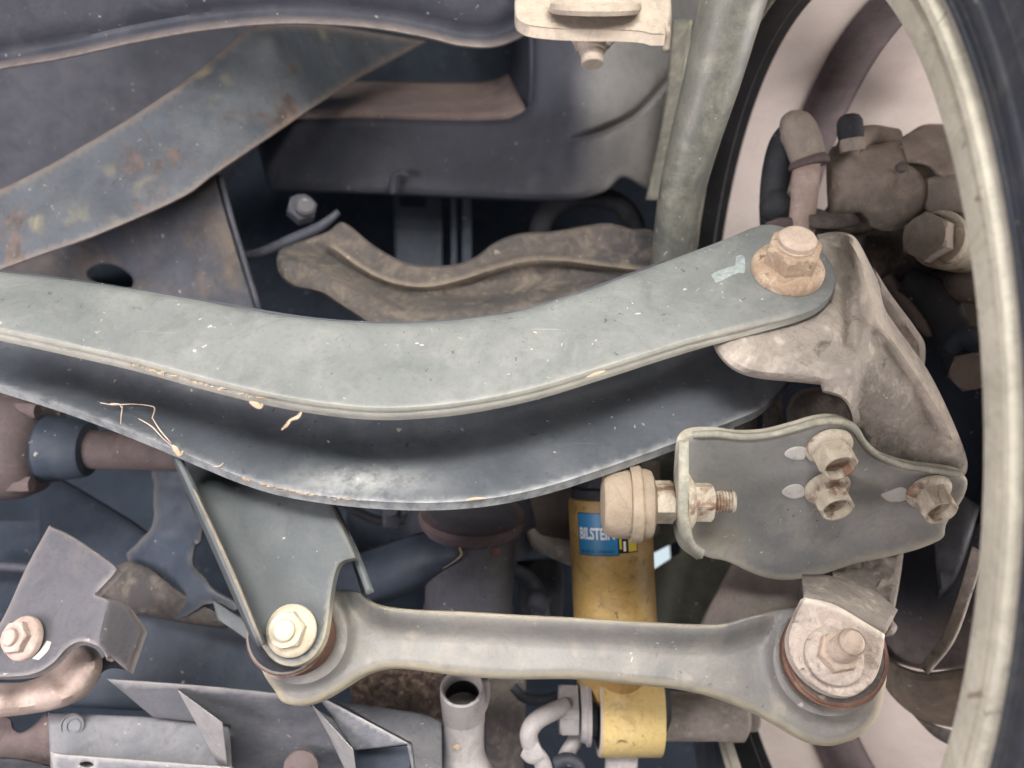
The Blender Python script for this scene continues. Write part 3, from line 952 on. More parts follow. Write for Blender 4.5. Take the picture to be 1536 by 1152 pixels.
def lshape(x, y, xy):
    ty_ = np.interp(x, [p[0] for p in ltop], [p[1] for p in ltop])
    mid = np.clip((x - 520) / 60, 0, 1) * np.clip((1215 - x) / 80, 0, 1)
    tt_ = np.clip(((y - ty_) - 4) / 40, 0, 1)
    lipd = -10 * (1 - tt_ * tt_ * (3 - 2 * tt_)) * mid
    bl = pdist(xy, even(catmull(lbot, 6), 10), False)
    low = 3.0 * np.clip(1 - bl / 13, 0, 1) ** 2
    bead = -.4 * np.exp(-((bl - 15) / 5) ** 2)
    for cx, cy, r in ((447, 952, 72), (1248, 986, 86)):
        q = np.hypot(x - cx, y - cy)
        low = low * np.clip((q - r) / 14, 0, 1) - 6 * np.exp(-(np.clip(q - r, 0, 999) / 10) ** 2)
    return lipd + low + bead


relief('stamping', [(392, 955, 1), (430, 900), (470, 880, 1)] + ltop[1:-1] + [(1200, 910), (1262, 900), (1310, 930)] + lbot[:-1], fL, M['link'], lt, thick=5, n=nL, rnd=5, rd=1.6, step=7, shape=lshape, lines=[(lbot, [9, 13, 17, 21, 26]), ([(447 + 74 * math.cos(a), 952 + 74 * math.sin(a)) for a in np.linspace(0, 2 * math.pi, 25)], [0, 5, 10, 15]), ([(1248 + 88 * math.cos(a), 986 + 88 * math.sin(a)) for a in np.linspace(0, 2 * math.pi, 25)], [0, 5, 10, 15]), (ltop, [9, 15, 21, 28, 35, 42, 50])],
       wear_and_light=lambda x, y, dist, xy: np.maximum(.8 * np.clip(1 - pdist(xy, even(catmull(lbot, 6), 10), False) / 13, 0, 1), .45 * np.clip(1 - pdist(xy, even(catmull(ltop[3:12], 6), 10), False) / 9, 0, 1)),
       holes=[[(447 + 55 * math.cos(a), 952 + 55 * math.sin(a)) for a in np.linspace(0, 2 * math.pi, 17)[:-1]], [(1248 + 68 * math.cos(a), 986 + 68 * math.sin(a)) for a in np.linspace(0, 2 * math.pi, 17)[:-1]]])
for (cx, cy, R, d, up, mt) in ((447, 953, 15.8, 348, 17.5, 0), (1241, 983, 19.6, 345, 14, 1)):
    ax = nrm(-.06, -.94, .33)
    c0 = P(cx, cy, d)
    b = lathe('bushing', c0, ax, [(-14, R * .96), (up - 7, R * .97), (up - 5, R), (up - 3.2, R), (up - 2.6, R * .93), (up - 2.6, .01)], M['ruststeel'], lt, 56)
    lathe('rubber', c0, ax, [(up - 3, R * .93), (up - 1.4, R * .9), (up - .6, R * .8), (up + .6, R * .7), (up + 3, R * .62), (up + 3, .01)], M['rubber'] if mt == 0 else M['cast_dark'], b, 48)
    lathe('dusty_ring', c0, ax, [(up - 2.7, R * .95), (up - 1.6, R * .945), (up - 1.2, R * .9), (up - 1.9, R * .86)], M['link'] if mt == 0 else M['ruststeel'], b, 56)

# ------------------------------------------------------------------ bent link (two plates) and its nut
At = thing('bent_link', 'bowed grey two plate link with cream worn lower edges', 'suspension link', P(600, 560, 330))
Atop = [(-60, 402), (0, 408), (100, 420), (200, 434), (300, 451), (400, 470), (480, 480), (560, 485), (640, 484), (720, 476), (800, 462), (900, 430), (1000, 392), (1080, 362), (1128, 342), (1152, 337)]
Aend = [(1184, 344), (1222, 366), (1246, 394), (1254, 420), (1246, 444), (1226, 462), (1192, 476)]
Abot = [(1130, 493), (1060, 512), (1000, 530), (900, 562), (800, 592), (700, 612), (620, 620), (560, 621), (500, 616), (440, 607), (380, 595), (300, 575), (200, 548), (100, 525), (0, 503), (-60, 490)]


Alip = [(1228, 461), (1214, 468), (1192, 476), (1160, 485)] + Abot


def ashape(x, y, xy):
    bl = pdist(xy, even(catmull(Alip, 6), 10), False)
    fade = np.clip((1235 - x) / 200, 0, 1)
    tl = pdist(xy, even(catmull(Atop, 6), 10), False)
    dent = .5 * vnoise(x, y, 70, 11) * 2
    return fade * (6 * np.clip(1 - bl / 13, 0, 1) ** 2) + 1.5 * np.clip(1 - tl / 14, 0, 1) ** 2 + dent * np.clip(bl / 30, 0, 1)


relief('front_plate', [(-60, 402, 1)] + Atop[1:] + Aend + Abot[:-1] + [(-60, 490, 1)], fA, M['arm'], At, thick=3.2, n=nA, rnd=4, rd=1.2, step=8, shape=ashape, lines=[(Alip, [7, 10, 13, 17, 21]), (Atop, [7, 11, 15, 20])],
       wear_and_light=lambda x, y, dist, xy: np.clip(1.2 - pdist(xy, even(catmull(Alip, 6), 10), False) / 11, 0, 1) * np.clip((1230 - x) / 150, 0, 1) * .75)
fA2 = off(fA, nA, 40)
Bbot = [(1182, 573), (1170, 588), (1150, 607), (1130, 620), (1080, 640), (1020, 663), (960, 685), (900, 706), (820, 731), (740, 748), (660, 755), (580, 754), (500, 747), (420, 734), (360, 716), (300, 692), (200, 650), (100, 612), (0, 580), (-60, 562)]
Btop = [(-60, 480), (0, 500), (200, 560), (400, 618), (560, 636), (700, 626), (900, 570), (1060, 520), (1190, 480)]
Bt2 = [(-60, 420), (0, 430), (200, 470), (400, 520), (560, 540), (700, 530), (900, 490), (1060, 440), (1200, 420)]
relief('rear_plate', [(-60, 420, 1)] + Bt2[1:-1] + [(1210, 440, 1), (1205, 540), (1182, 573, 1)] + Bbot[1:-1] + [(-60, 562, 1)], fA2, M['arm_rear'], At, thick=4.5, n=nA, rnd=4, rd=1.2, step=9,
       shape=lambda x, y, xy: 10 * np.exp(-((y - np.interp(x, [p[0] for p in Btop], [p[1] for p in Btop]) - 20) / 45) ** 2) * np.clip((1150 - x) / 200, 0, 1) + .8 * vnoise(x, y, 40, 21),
       wear_and_light=lambda x, y, dist, xy: np.clip(1 - pdist(xy, even(catmull(Bbot[2:], 6), 10), False) / 8, 0, 1) * .5 + .75 * np.exp(-((x - 540) / 95) ** 2 - ((y - 722) / 20) ** 2))
loft('joining_web', [[(p[0], p[1] + 3, float(fA(p[0], p[1])) + 8) for p in Atop[:-2:2]], [(p[0], p[1] + 40, float(fA2(p[0], p[1] + 40)) + 3) for p in Atop[:-2:2]]], M['arm_rear'], At, thick=3)
bolt(At, P(1180, 408, float(fA(1180, 408))) + nA * .4, nA, 13.8, 4.6, 10.6, 9.2, 7.2, 5.4, (M['rusty'], M['rusty'], M['stud']), name='rusty_flange_nut', rot=.1, thread=False)
relief('chalk_mark', [(1067, 412, 1), (1084, 404), (1102, 398, 1), (1104, 384, 1), (1112, 382), (1117, 387, 1), (1118, 404), (1116, 410, 1), (1108, 409, 1), (1090, 417), (1074, 424, 1)], lambda x, y: fA(x, y) - .35, M['chalk'], At, thick=.3, rnd=0, step=5, edge_noise=1.0)

# ------------------------------------------------------------------ knuckle
kt = thing('knuckle', 'dusty tan cast wheel knuckle with triangular rib', 'knuckle', P(1280, 600, 350))
gz = tps([(1268, 352, 352), (1282, 420, 344), (1300, 500, 332), (1286, 560, 328), (1276, 604, 334), (1300, 380, 346), (1316, 470, 334), (1340, 480, 344), (1380, 540, 342), (1420, 600, 346), (1452, 690, 352), (1340, 560, 332), (1330, 640, 344), (1380, 660, 349), (1300, 660, 350), (1440, 722, 360), (1370, 706, 358)])
rdg = [(1276, 356), (1294, 405), (1308, 455), (1314, 480), (1345, 520), (1392, 590), (1428, 650)]
crs = [(1262, 350), (1280, 400), (1296, 450), (1303, 490), (1297, 530), (1283, 572), (1277, 604)]


def knuckle_d(x, y):
    cx = np.interp(y, [p[1] for p in crs], [p[0] for p in crs])
    b = np.clip((x - cx + 11) / 22, 0, 1)
    b = b * b * (3 - 2 * b)
    lugd = fA(x, y) + 9 + 5 * np.clip((1110 - x) / 40, 0, 1) ** 2 + 9 * np.clip((y - 535) / 45, 0, 1) ** 2
    return lugd * (1 - b) + gz(x, y) * b


relief('casting', [(1120, 430, 1), (1085, 500), (1070, 516), (1084, 541), (1108, 559), (1140, 568), (1180, 572), (1231, 577, 1), (1234, 588, 1), (1262, 597), (1276, 616), (1284, 645), (1310, 692), (1370, 712), (1438, 724, 1), (1450, 706), (1448, 680), (1424, 620), (1392, 556), (1352, 500), (1327, 462), (1318, 425), (1300, 386), (1284, 358), (1268, 349), (1248, 348), (1226, 352, 1), (1200, 400, 1)],
       knuckle_d, M['cast'], kt, thick=30, rnd=11, rd=6, step=5.5, bumps=.45, bscale=15, wear_and_light=linewear(rdg, 14, .5),
       shape=lambda x, y, xy: -5 * np.exp(-(pdist(xy, even(catmull(rdg, 6), 8), False) / 8) ** 2) + 4 * np.exp(-(pdist(xy, np.array([(1256, 380), (1268, 430), (1272, 480), (1270, 512)], float), False) / 6) ** 2),
       lines=[(rdg, [0, 4, 8, 12, 17])])
relief('back_web', [(1310, 400, 1), (1335, 440), (1372, 490), (1388, 520), (1380, 560), (1340, 520), (1318, 470)], lambda x, y: 372 + 0 * x, M['cast'], kt, thick=14, rnd=9, rd=6, step=7, bumps=.5)
relief('lower_boss', [(1182, 640, 1), (1180, 612), (1192, 592), (1220, 582), (1270, 588), (1300, 620), (1310, 680, 1), (1182, 680, 1)], lambda x, y: 372 + 0 * x, M['cast'], kt, thick=20, rnd=22, rd=12, step=6, bumps=.6)
# lower part behind the bracket, down to the yoke
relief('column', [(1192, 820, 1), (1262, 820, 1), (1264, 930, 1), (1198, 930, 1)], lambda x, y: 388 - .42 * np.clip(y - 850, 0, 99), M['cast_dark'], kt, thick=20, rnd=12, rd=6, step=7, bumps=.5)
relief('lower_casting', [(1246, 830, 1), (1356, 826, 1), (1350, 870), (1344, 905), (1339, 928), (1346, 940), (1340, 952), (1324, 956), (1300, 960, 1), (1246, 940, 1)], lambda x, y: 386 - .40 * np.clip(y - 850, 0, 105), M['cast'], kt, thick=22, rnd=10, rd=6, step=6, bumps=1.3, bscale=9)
nY = nrm(-.04, -.92, .39)
fY = pl((1250, 985, 326), nY)
relief('yoke_ear', [(1206, 896, 1), (1238, 902), (1262, 912), (1292, 930), (1327, 951, 1), (1325, 975), (1317, 1008), (1302, 1030), (1274, 1046), (1240, 1040), (1208, 1018), (1187, 988), (1182, 955), (1194, 920)], fY, M['yoke'], kt, thick=5, n=nY, rnd=6, rd=1.6, step=6, bumps=.35, bscale=8,
       wear_and_light=linewear([(1206, 898), (1238, 904), (1262, 914), (1292, 932), (1326, 952)], 7, .9))
loft('yoke_neck', [[(1206, 897, float(fY(1206, 897)) + 2.5), (1240, 903, float(fY(1240, 903)) + 2.5), (1290, 929, float(fY(1290, 929)) + 2.5), (1327, 951, float(fY(1327, 951)) + 2.5)], [(1203, 866, 364), (1246, 868, 364), (1302, 886, 364), (1344, 918, 360)]], M['cast'], kt, thick=2.5)
bolt(kt, P(1250, 984, 325.4), nrm(.07, -.84, .54), 10.9, 2.4, 7.7, 5.0, 4.9, 13.5, (M['stud'], M['yoke'], M['stud']), name='yoke_nut', rot=.12)

# ------------------------------------------------------------------ bracket plate on the knuckle
pt = thing('bracket_plate', 'grey bracket plate held by three recessed flange bolts', 'bracket', P(1230, 750, 352))
pouter = [(1016, 690), (1022, 662), (1040, 651), (1075, 650), (1110, 654), (1150, 652), (1190, 642), (1225, 632), (1255, 630), (1280, 640), (1296, 664), (1320, 684), (1360, 698), (1400, 704), (1430, 708), (1450, 718), (1446, 744), (1424, 778), (1418, 790), (1416, 804), (1404, 813), (1370, 826), (1320, 838), (1280, 846), (1225, 864), (1180, 870), (1140, 864), (1090, 842), (1062, 836), (1036, 820), (1022, 796), (1016, 760)]
relief('plate', pouter, fB, M['bracket'], pt, thick=4, n=nB, rnd=5, rd=1.2, step=8,
       shape=lambda x, y, xy: -13 * np.clip((1052 - x) / 36, 0, 1) ** 2,
       wear_and_light=lambda x, y, dist, xy: np.maximum(np.clip(1 - dist / 11, 0, 1) * .6, np.clip(1 - np.hypot(x - 1080, y - 815) / 60, 0, 1) * .5))
loft('folded_flange', [[(1020, 668, 330), (1016, 720, 338), (1014, 770, 345), (1022, 812, 352), (1048, 834, 356)], [(1026, 660, 322), (1026, 716, 318), (1026, 772, 322), (1036, 815, 332), (1056, 832, 346)]], M['bracket_edge'], pt, thick=3.4)
rimtop = [(1022, 662), (1040, 651), (1075, 649), (1110, 653), (1150, 651), (1190, 641), (1225, 631), (1255, 629), (1280, 639), (1296, 663), (1320, 683), (1360, 697), (1400, 703), (1438, 709)]
o = tube('rolled_edge', [(p[0], p[1] + 2, float(fB(p[0], p[1])) + .5, 1.5) for p in rimtop], M['bracket_edge'], pt, seg=8, n=4)
for (bx, by, r) in ((1243, 671, .35), (1240, 733, .1), (1392, 738, .25)):
    ax = nrm(.10, -.74, -.66)
    bb = bolt(pt, P(bx, by - 2, float(fB(bx, by)) - .6), ax, 9.0, 2.6, 7.3, 9.4, 0, 0, (M['zinc'], M['zinc'], M['zinc']), name='flange_bolt', rot=r, hollow=(5.6, 3.4))
for q in ([(1177, 683), (1182, 674), (1196, 670), (1208, 672), (1207, 688), (1192, 690)], [(1173, 740), (1180, 730), (1196, 726), (1206, 732), (1206, 744), (1190, 749)], [(1321, 743), (1330, 738), (1350, 731), (1362, 736), (1358, 750), (1336, 753)]):
    relief('paint_mark', q, lambda x, y: fB(x, y) - .5, M['white'], pt, thick=.4, rnd=3, rd=.2, step=4)

# ------------------------------------------------------------------ drop link with ball joint
JX = nrm(1, -.03, 0)
jt = thing('drop_link', 'dusty ball joint of a drop link bolted through the bracket flange', 'ball joint', P(945, 755, 336))
j0 = P(902, 756, 337)
q = K * 337
lathe('housing', j0, JX, [(0, .01), (0, 30 * q), (3 * q, 42 * q), (10 * q, 48 * q), (24 * q, 51 * q), (38 * q, 52 * q), (44 * q, 50 * q), (44 * q, .01)], M['boot'], jt, 44)
lathe('clamp_ring', j0, JX, [(42 * q, 50 * q), (42 * q, 57 * q), (48 * q, 58 * q), (56 * q, 58 * q), (59 * q, 55 * q), (59 * q, 50 * q)], M['boot'], jt, 44)
lathe('boot', j0, JX, [(56 * q, 52 * q), (66 * q, 53 * q), (74 * q, 50 * q), (77 * q, 44 * q), (79 * q, 36 * q), (84 * q, 24 * q), (90 * q, 20 * q), (90 * q, .01)], M['boot'], jt, 44)
hexa('stud_hex', P(983, 753, 335), JX, 8.2, 7.2, M['zinc'], jt, .35)
nt_ = hexa('flange_nut', P(1038, 753, 333), JX, 7.6, 7.6, M['zinc'], jt, .1)
lathe('flange', P(1026, 754, 334), JX, [(0, 11.0), (1.0, 11.2), (1.9, 10.8), (3.6, 8.0), (3.8, .01)], M['zinc'], nt_, 40)
prof = [(0, 4.2)]
for i in range(7):
    prof += [(1 + i * 1.15, 3.75), (1.35 + i * 1.15, 4.25), (1.75 + i * 1.15, 4.25)]
prof += [(9.5, 3.6), (9.5, .01)]
lathe('threaded_stud', P(1064, 752, 332.5), JX, prof, M['zinc'], nt_, 32)
tube('rod', [(926, 720, 345, 4.2), (922, 690, 352, 4.0), (918, 640, 362, 4.0), (914, 600, 372, 4.0)], M['cast'], jt, seg=14)

# ------------------------------------------------------------------ damper
DA = nrm(-.02, .06, 1)
dtop = P(914, 742, 432)
dbot = P(926, 1000, 432)
da = (dtop - dbot)
dl = da.length
da.normalize()
DR = 62 * K * 432
yt = thing('damper', 'yellow damper with blue sticker and lower mounting eye', 'damper', dbot)
lathe('body', dbot, da, [(-14, DR * .9), (-10, DR), (dl - 3, DR), (dl - .8, DR * .97), (dl, DR * .9), (dl, .01)], M['yellow'], yt, 64)
lathe('top_collar', dbot, da, [(dl - 1.5, DR * .9), (dl - .5, DR * .93), (dl + 4, DR * .93), (dl + 5, DR * .8), (dl + 60, DR * .78)], M['rubber'], yt, 48)
ec = P(936, 1058, 432)
ER = 72 * K * 432
e = lathe('eye', ec, X3, [(-12.6, ER * .84), (-12.6, ER), (-12, ER * 1.01), (16, ER * 1.01), (16.6, ER), (16.6, ER * .84)], M['eye'], yt, 56)
lathe('eye_bush', ec, X3, [(-14, ER * .3), (-13.4, ER * .84), (15, ER * .84), (19, ER * .6), (21, ER * .5)], M['rubber'], e, 40)
lathe('eye_rim', ec, X3, [(-12.7, ER * .84), (-13.4, ER * .87), (-13.4, ER * .98), (-12.5, ER * 1.01)], M['cream'], e, 48)
lathe('spacer', P(990, 1074, 432), nrm(1, .02, -.03), [(0, 10.5), (1, 11.6), (28, 11.0), (34, 11.4), (40, 11.2), (41, 9.8), (43, 6.6), (47, 6.2), (48, 5), (48, .01)], M['cast'], yt, 36)
hb = hexa('eye_bolt', P(866, 1064, 428), nrm(-1, 0, 0), 13.0, 9.0, M['pale'], yt, .3)
lathe('washer', P(884, 1064, 428), nrm(-1, 0, 0), [(0, 14.5), (0, 17.0), (1.6, 17.0), (2.2, 15.5), (4.6, 15.0), (4.8, .01)], M['pale'], hb, 40)
lathe('washer_ring', P(880, 1062, 430), nrm(1, 0, 0), [(0, 12), (4, 12), (4, 14), (0, 14), (0, 12)], M['rubber'], hb, 40)
relief('mount_leg', [(908, 1120, 1), (958, 1120, 1), (955, 1180, 1), (906, 1180, 1)], lambda x, y: 430 + 0 * x, M['pale'], yt, thick=14, rnd=6, rd=3, step=8, bumps=.6)


# sticker wrapped on the damper body
au = (Vector((0, -1, 0)) - da * Vector((0, -1, 0)).dot(da)).normalized()
av = da.cross(au).normalized()
if av.x < 0:
    av = -av


def on_damper(u, v, lift):
    """u mm to the right round the body, v mm along it from the bottom point"""
    th = u / DR
    return dbot + da * v + (au * math.cos(th) + av * math.sin(th)) * (DR + lift)


def patch(name, u0, u1, vlo, vhi, lift, mat, parent, n=24, slope=0.0, top=None):
    V, F = [], []
    for i in range(n + 1):
        u = u0 + (u1 - u0) * i / n
        s = slope * (u - u0)
        V += [on_damper(u, vlo + s, lift), on_damper(u, vhi + s, lift)]
    for i in range(n):
        F.append([2 * i, 2 * i + 2, 2 * i + 3, 2 * i + 1])
    return obj(name, V, F, mat, parent)


def body_uv(px, py):
    """photo point on the damper's front -> (u, v)"""
    p = P(px, py, 432 - DR * .8)
    r = p - dbot
    s = max(-.99, min(.99, r.dot(av) / DR))
    return DR * math.asin(s), r.dot(da)


u0, v_top = body_uv(868, 770)
_, v_bot = body_uv(870, 834)
u1 = u0 + 33
stk = patch('sticker', u0, u1 - 12.5, v_bot, v_top, .15, M['sticker_dark'], yt)
patch('sticker_field', u0 + .5, u1 - 13, v_bot + .5, v_top - .5, .22, M['sticker'], stk)
patch('sticker_badge', u1 - 12.5, u1 - 3, v_bot + 1, v_bot + 9, .16, M['sticker_black'], stk)
patch('sticker_badge', u1 - 8, u1 - 3.6, v_bot + 1.6, v_bot + 7.5, .24, M['sticker_yellow'], stk)
patch('sticker_badge', u1 - 12.2, u1 - 11.2, v_bot + 3, v_bot + 9, .24, M['sticker_yellow'], stk)
patch('sticker_badge', u1 - 10.4, u1 - 9.2, v_bot + 2, v_bot + 6.5, .24, M['print'], stk)


def text_on(body, u, v, h, wscale, mat, parent, bold=0.0):
    cu = bpy.data.curves.new('print', 'FONT')
    cu.body = body
    cu.size = 1
    cu.offset = bold
    cu.resolution_u = 4
    to = bpy.data.objects.new('print', cu)
    col.objects.link(to)
    dg = bpy.context.evaluated_depsgraph_get()
    me = to.evaluated_get(dg).to_mesh()
    V = [on_damper(u + c.co.x * h * 1.38 * wscale, v + c.co.y * h * 1.38, .32) for c in me.vertices]
    F = [list(p.vertices) for p in me.polygons]
    to.evaluated_get(dg).to_mesh_clear()
    bpy.data.objects.remove(to)
    bpy.data.curves.remove(cu)
    return obj('lettering', V, F, mat, parent)


vm = (v_top + v_bot) / 2
text_on('BILSTEIN', u0 + 1.0, vm - 2.2, 5.4, .62, M['print'], stk, .03)
text_on('MADE IN GERMANY', u0 + 1.8, v_bot + 1.3, 1.5, .9, M['sticker_dark'], stk, .01)

# ------------------------------------------------------------------ things behind the damper
o = relief('spring_perch', [(806, 700, 1), (788, 740), (783, 768), (792, 794), (812, 814), (850, 826), (930, 830, 1), (990, 800, 1), (990, 690, 1)], lambda x, y: 486 + .05 * (x - 800), M['brownpanel'], thick=10, rnd=10, rd=5, step=9)
tag(o, 'brown grey rounded perch plate behind the damper top', 'perch')
o = tube('broken_tan_arm', [(796, 796, 474, 2.5), (806, 812, 472, 4.2), (825, 820, 472, 5.2), (850, 828, 474, 6.4), (880, 836, 476, 6.8)], M['cast'], seg=14)
tag(o, 'crusted tan arm stub pointing at the yellow damper', 'arm')

o = relief('wheel_liner', [(930, 680, 1), (1110, 640, 1), (1240, 760, 1), (1240, 980, 1), (930, 980, 1)], pl((1030, 870, 540), nrm(-.2, -.97, .1)), M['liner'], thick=5, rnd=4, step=12, shape=lambda x, y, xy: 5 * np.sin((x + .3 * y) / 17.0),
           holes=[[(972, 834, 1), (1019, 810, 1), (1019, 829, 1), (979, 855, 1)]])
tag(o, 'olive corrugated wheel liner with a slot of daylight', 'liner')
o = relief('knuckle_shield', [(1100, 840, 1), (1210, 840, 1), (1210, 960, 1), (1040, 960, 1), (1060, 915)], pl((1130, 900, 400), nrm(-.15, -.95, .2)), M['brownpanel'], thick=5, rnd=8, rd=3, step=10, bumps=.4)
tag(o, 'brown grey shield rising behind the lower link to the bracket', 'shield')
for (x0, x1) in ((1158, 1160), (1122, 1118)):
    o = tube('brake_pipe', [(x0, 540, 420, 5.0), (x0 - 1, 600, 420, 5.0), (x1, 680, 420, 5.0)], M['cast_dark'], seg=12)
    tag(o, 'brown brake pipe nearer the knuckle lug in the dark gap' if x0 > 1140 else 'fainter brown brake pipe nearer the bracket fold in the dark gap', 'pipe', 'upright brake pipes')

# black bush tube and its arm
BA = nrm(.05, -.30, .95)
b0 = P(704, 884, 446)
br = 66 * K * 446
gt2 = thing('trailing_arm', 'dark trailing arm ending in an upright bush tube', 'suspension arm', b0)
lathe('bush_tube', b0, BA, [(-12, br * .72), (-11, br * .98), (-8, br), (34, br * 1.0), (37, br * 1.13), (40, br * 1.16), (42, br * 1.1), (44, br * .9), (44, .01)], M['slate_front'], gt2, 56)
lathe('bush_rim', b0, BA, [(35.5, br * 1.02), (37, br * 1.15), (40, br * 1.19), (42.4, br * 1.14), (43, br * 1.0)], M['bushrim'], gt2, 56)
lathe('bush_rim', b0, BA, [(-11.4, br * .90), (-12.2, br * .98), (-10.4, br * 1.03), (-8, br * 1.01)], M['bushrim'], gt2, 56)
lathe('bush_rubber', b0, BA, [(-14, br * .5), (-13.4, br * .8), (-11, br * .92)], M['rubber'], gt2, 48)
loft('arm_beam', [[(500, 850, 470), (560, 826, 455), (620, 806, 440), (690, 790, 428)], [(500, 850, 455), (560, 850, 438), (620, 830, 424), (694, 812, 418)], [(500, 920, 460), (560, 892, 440), (620, 868, 426), (690, 836, 416)], [(500, 930, 480), (560, 905, 468), (620, 885, 452), (690, 850, 438)]], M['slate_dark'], gt2, thick=3)
lathe('rust_dot', P(743, 828, 436 - br * .8), nrm(.3, -.95, 0), [(-1.5, 2.4), (.2, 2.2), (.5, .01)], M['ruststeel'], gt2, 14)
tube('stamped_rib', [(704, 790, 420, 1.6), (708, 806, 419, 2.6), (709, 826, 420, 1.8)], M['slate'], gt2, seg=10)
o = lathe('upper_cone', P(715, 742, 492), nrm(.12, -.3, .95), [(-22, 38), (-10, 36), (4, 30), (20, 24), (40, 22)], M['slate'], None, 48)
tag(o, 'smooth slate cone above the dark bush tube', 'spring seat')
o = relief('dark_box', [(775, 842, 1), (826, 838), (842, 846), (846, 880), (843, 940, 1), (780, 940, 1)], lambda x, y: 492 + 0 * x, M['rubber'], thick=24, rnd=10, rd=6, step=8)
tag(o, 'black moulded box between the bush tube and the damper', 'box')
bh = thing('brake_hose', 'grey hose with a clip bending down beside the black box', 'hose', P(800, 880, 470))
tube('hose', [(762, 858, 476, 4.2), (782, 862, 474, 4.4), (798, 876, 472, 4.6), (806, 894, 470, 4.8), (812, 925, 470, 5)], M['slate'], bh, seg=14)
tube('clip', [(796, 898, 466, 5.6), (808, 902, 465, 5.8), (818, 906, 466, 5.6)], M['slate'], bh, seg=12)
o = relief('shadowed_bulkhead', [(520, 730, 1), (650, 740, 1), (640, 840, 1), (520, 880, 1)], lambda x, y: 580 + 0 * x, M['slate_dark'], thick=4, rnd=5, step=18)
tag(o, 'dim bulkhead in shadow between the rear link plate and trailing arm', 'bulkhead')

cb = thing('wiring_cable', 'thin black wiring cable with a clip beneath the rear plate', 'cable', P(590, 790, 520))
tube('cable', [(500, 742, 540, 2.6), (540, 770, 528, 2.6), (580, 782, 520, 2.6), (620, 776, 516, 2.6), (660, 756, 520, 2.6)], M['rubber'], cb, seg=10)
relief('clip', [(572, 752, 1), (600, 752, 1), (602, 796, 1), (574, 796, 1)], lambda x, y: 514 + 0 * x, M['slate'], cb, thick=8, rnd=5, rd=2, step=7)
hexa('clip_bolt', P(587, 764, 513), nrm(0, -.95, .2), 5, 4, M['slate_front'], cb, .3)

# ------------------------------------------------------------------ lower left: folded bracket, tan arm, ribbed tray
nF = nrm(-.12, -.86, .5)
fF = pl((60, 960, 352), nF)
ft = thing('folded_bracket', 'slate folded bracket with a stepped nut and pale paint stroke', 'bracket', P(60, 950, 352))
relief('plate', [(74, 788, 1), (112, 806), (172, 848), (172, 862, 1), (144, 892, 1), (166, 899), (186, 905), (202, 925), (215, 945, 1), (193, 1008, 1), (167, 986, 1), (160, 990, 1), (154, 976), (136, 966), (118, 964), (100, 974), (82, 994), (56, 1010), (20, 1016), (-50, 1016, 1), (-50, 1000, 1), (0, 935), (40, 850)],
       fF, M['slate_front'], ft, thick=3.6, n=nF, rnd=5, rd=1.4, step=7, wear_and_light=lambda x, y, dist, xy: np.clip(1 - dist / 7, 0, 1) * .5,
       shape=lambda x, y, xy: .3 * np.clip(np.hypot(np.clip(x - 148 - (945 - y) * .22, 0, 99), 6) - 6, 0, 99) * (y > 880) * np.clip((y - 880) / 18, 0, 1),
       lines=[([(165, 880), (158, 915), (150, 950), (144, 985)], [0, 5, 10, 15])])
relief('inner_web', [(160, 982, 1), (194, 1006, 1), (165, 1003), (140, 1018, 1), (140, 1000, 1)], lambda x, y: 384 + 0 * x, M['slate_front'], ft, thick=3, rnd=3, rd=1, step=8)
bolt(ft, P(38, 958, float(fF(38, 958)) - .5), nrm(-.32, -.88, .34), 8.8, 3.0, 6.6, 4.0, 3.6, 3.4, (M['tan_arm'], M['tan_arm'], M['tan_arm']), rot=.2, thread=False)
relief('paint_stroke', [(48, 988, 1), (60, 976), (70, 961, 1), (77, 963, 1), (72, 976), (58, 990, 1)], lambda x, y: fF(x, y) - .4, M['white'], ft, thick=.3, rnd=2, rd=.1, step=4)

o = relief('tan_link_end', [(-60, 1024, 1), (0, 1024), (40, 1022), (76, 1006), (102, 978), (124, 968), (146, 976), (154, 998), (142, 1030), (112, 1054), (64, 1068), (0, 1076), (-60, 1080, 1)], tps([(0, 1030, 378), (0, 1050, 366), (0, 1076, 372), (80, 1010, 378), (80, 1040, 364), (120, 985, 378), (130, 1000, 366), (140, 1030, 374), (60, 1066, 372)]), M['tan_arm'], thick=14, rnd=12, rd=8, step=7, bumps=.5, wear_and_light=edgewear(14, .5))
tag(o, 'tan dusted lobed link end curling below the folded bracket', 'suspension link')
mt_ = thing('corner_mount', 'pinkish brown curved mount below the tan link end', 'mount', P(30, 1120, 400))
relief('shell', [(-40, 1070, 1), (12, 1075), (20, 1092), (32, 1098), (50, 1088), (68, 1070, 1), (80, 1076, 1), (82, 1152), (90, 1200, 1), (-40, 1200, 1)], tps([(0, 1080, 410), (40, 1110, 396), (75, 1090, 392), (0, 1150, 400), (60, 1150, 398)]), M['shaft'], mt_, thick=6, rnd=6, rd=3, step=8)
relief('dark_foot', [(-40, 1135, 1), (30, 1138), (80, 1150, 1), (80, 1220, 1), (-40, 1220, 1)], lambda x, y: 388 + 0 * x, M['rubber'], mt_, thick=8, rnd=5, rd=2, step=10)

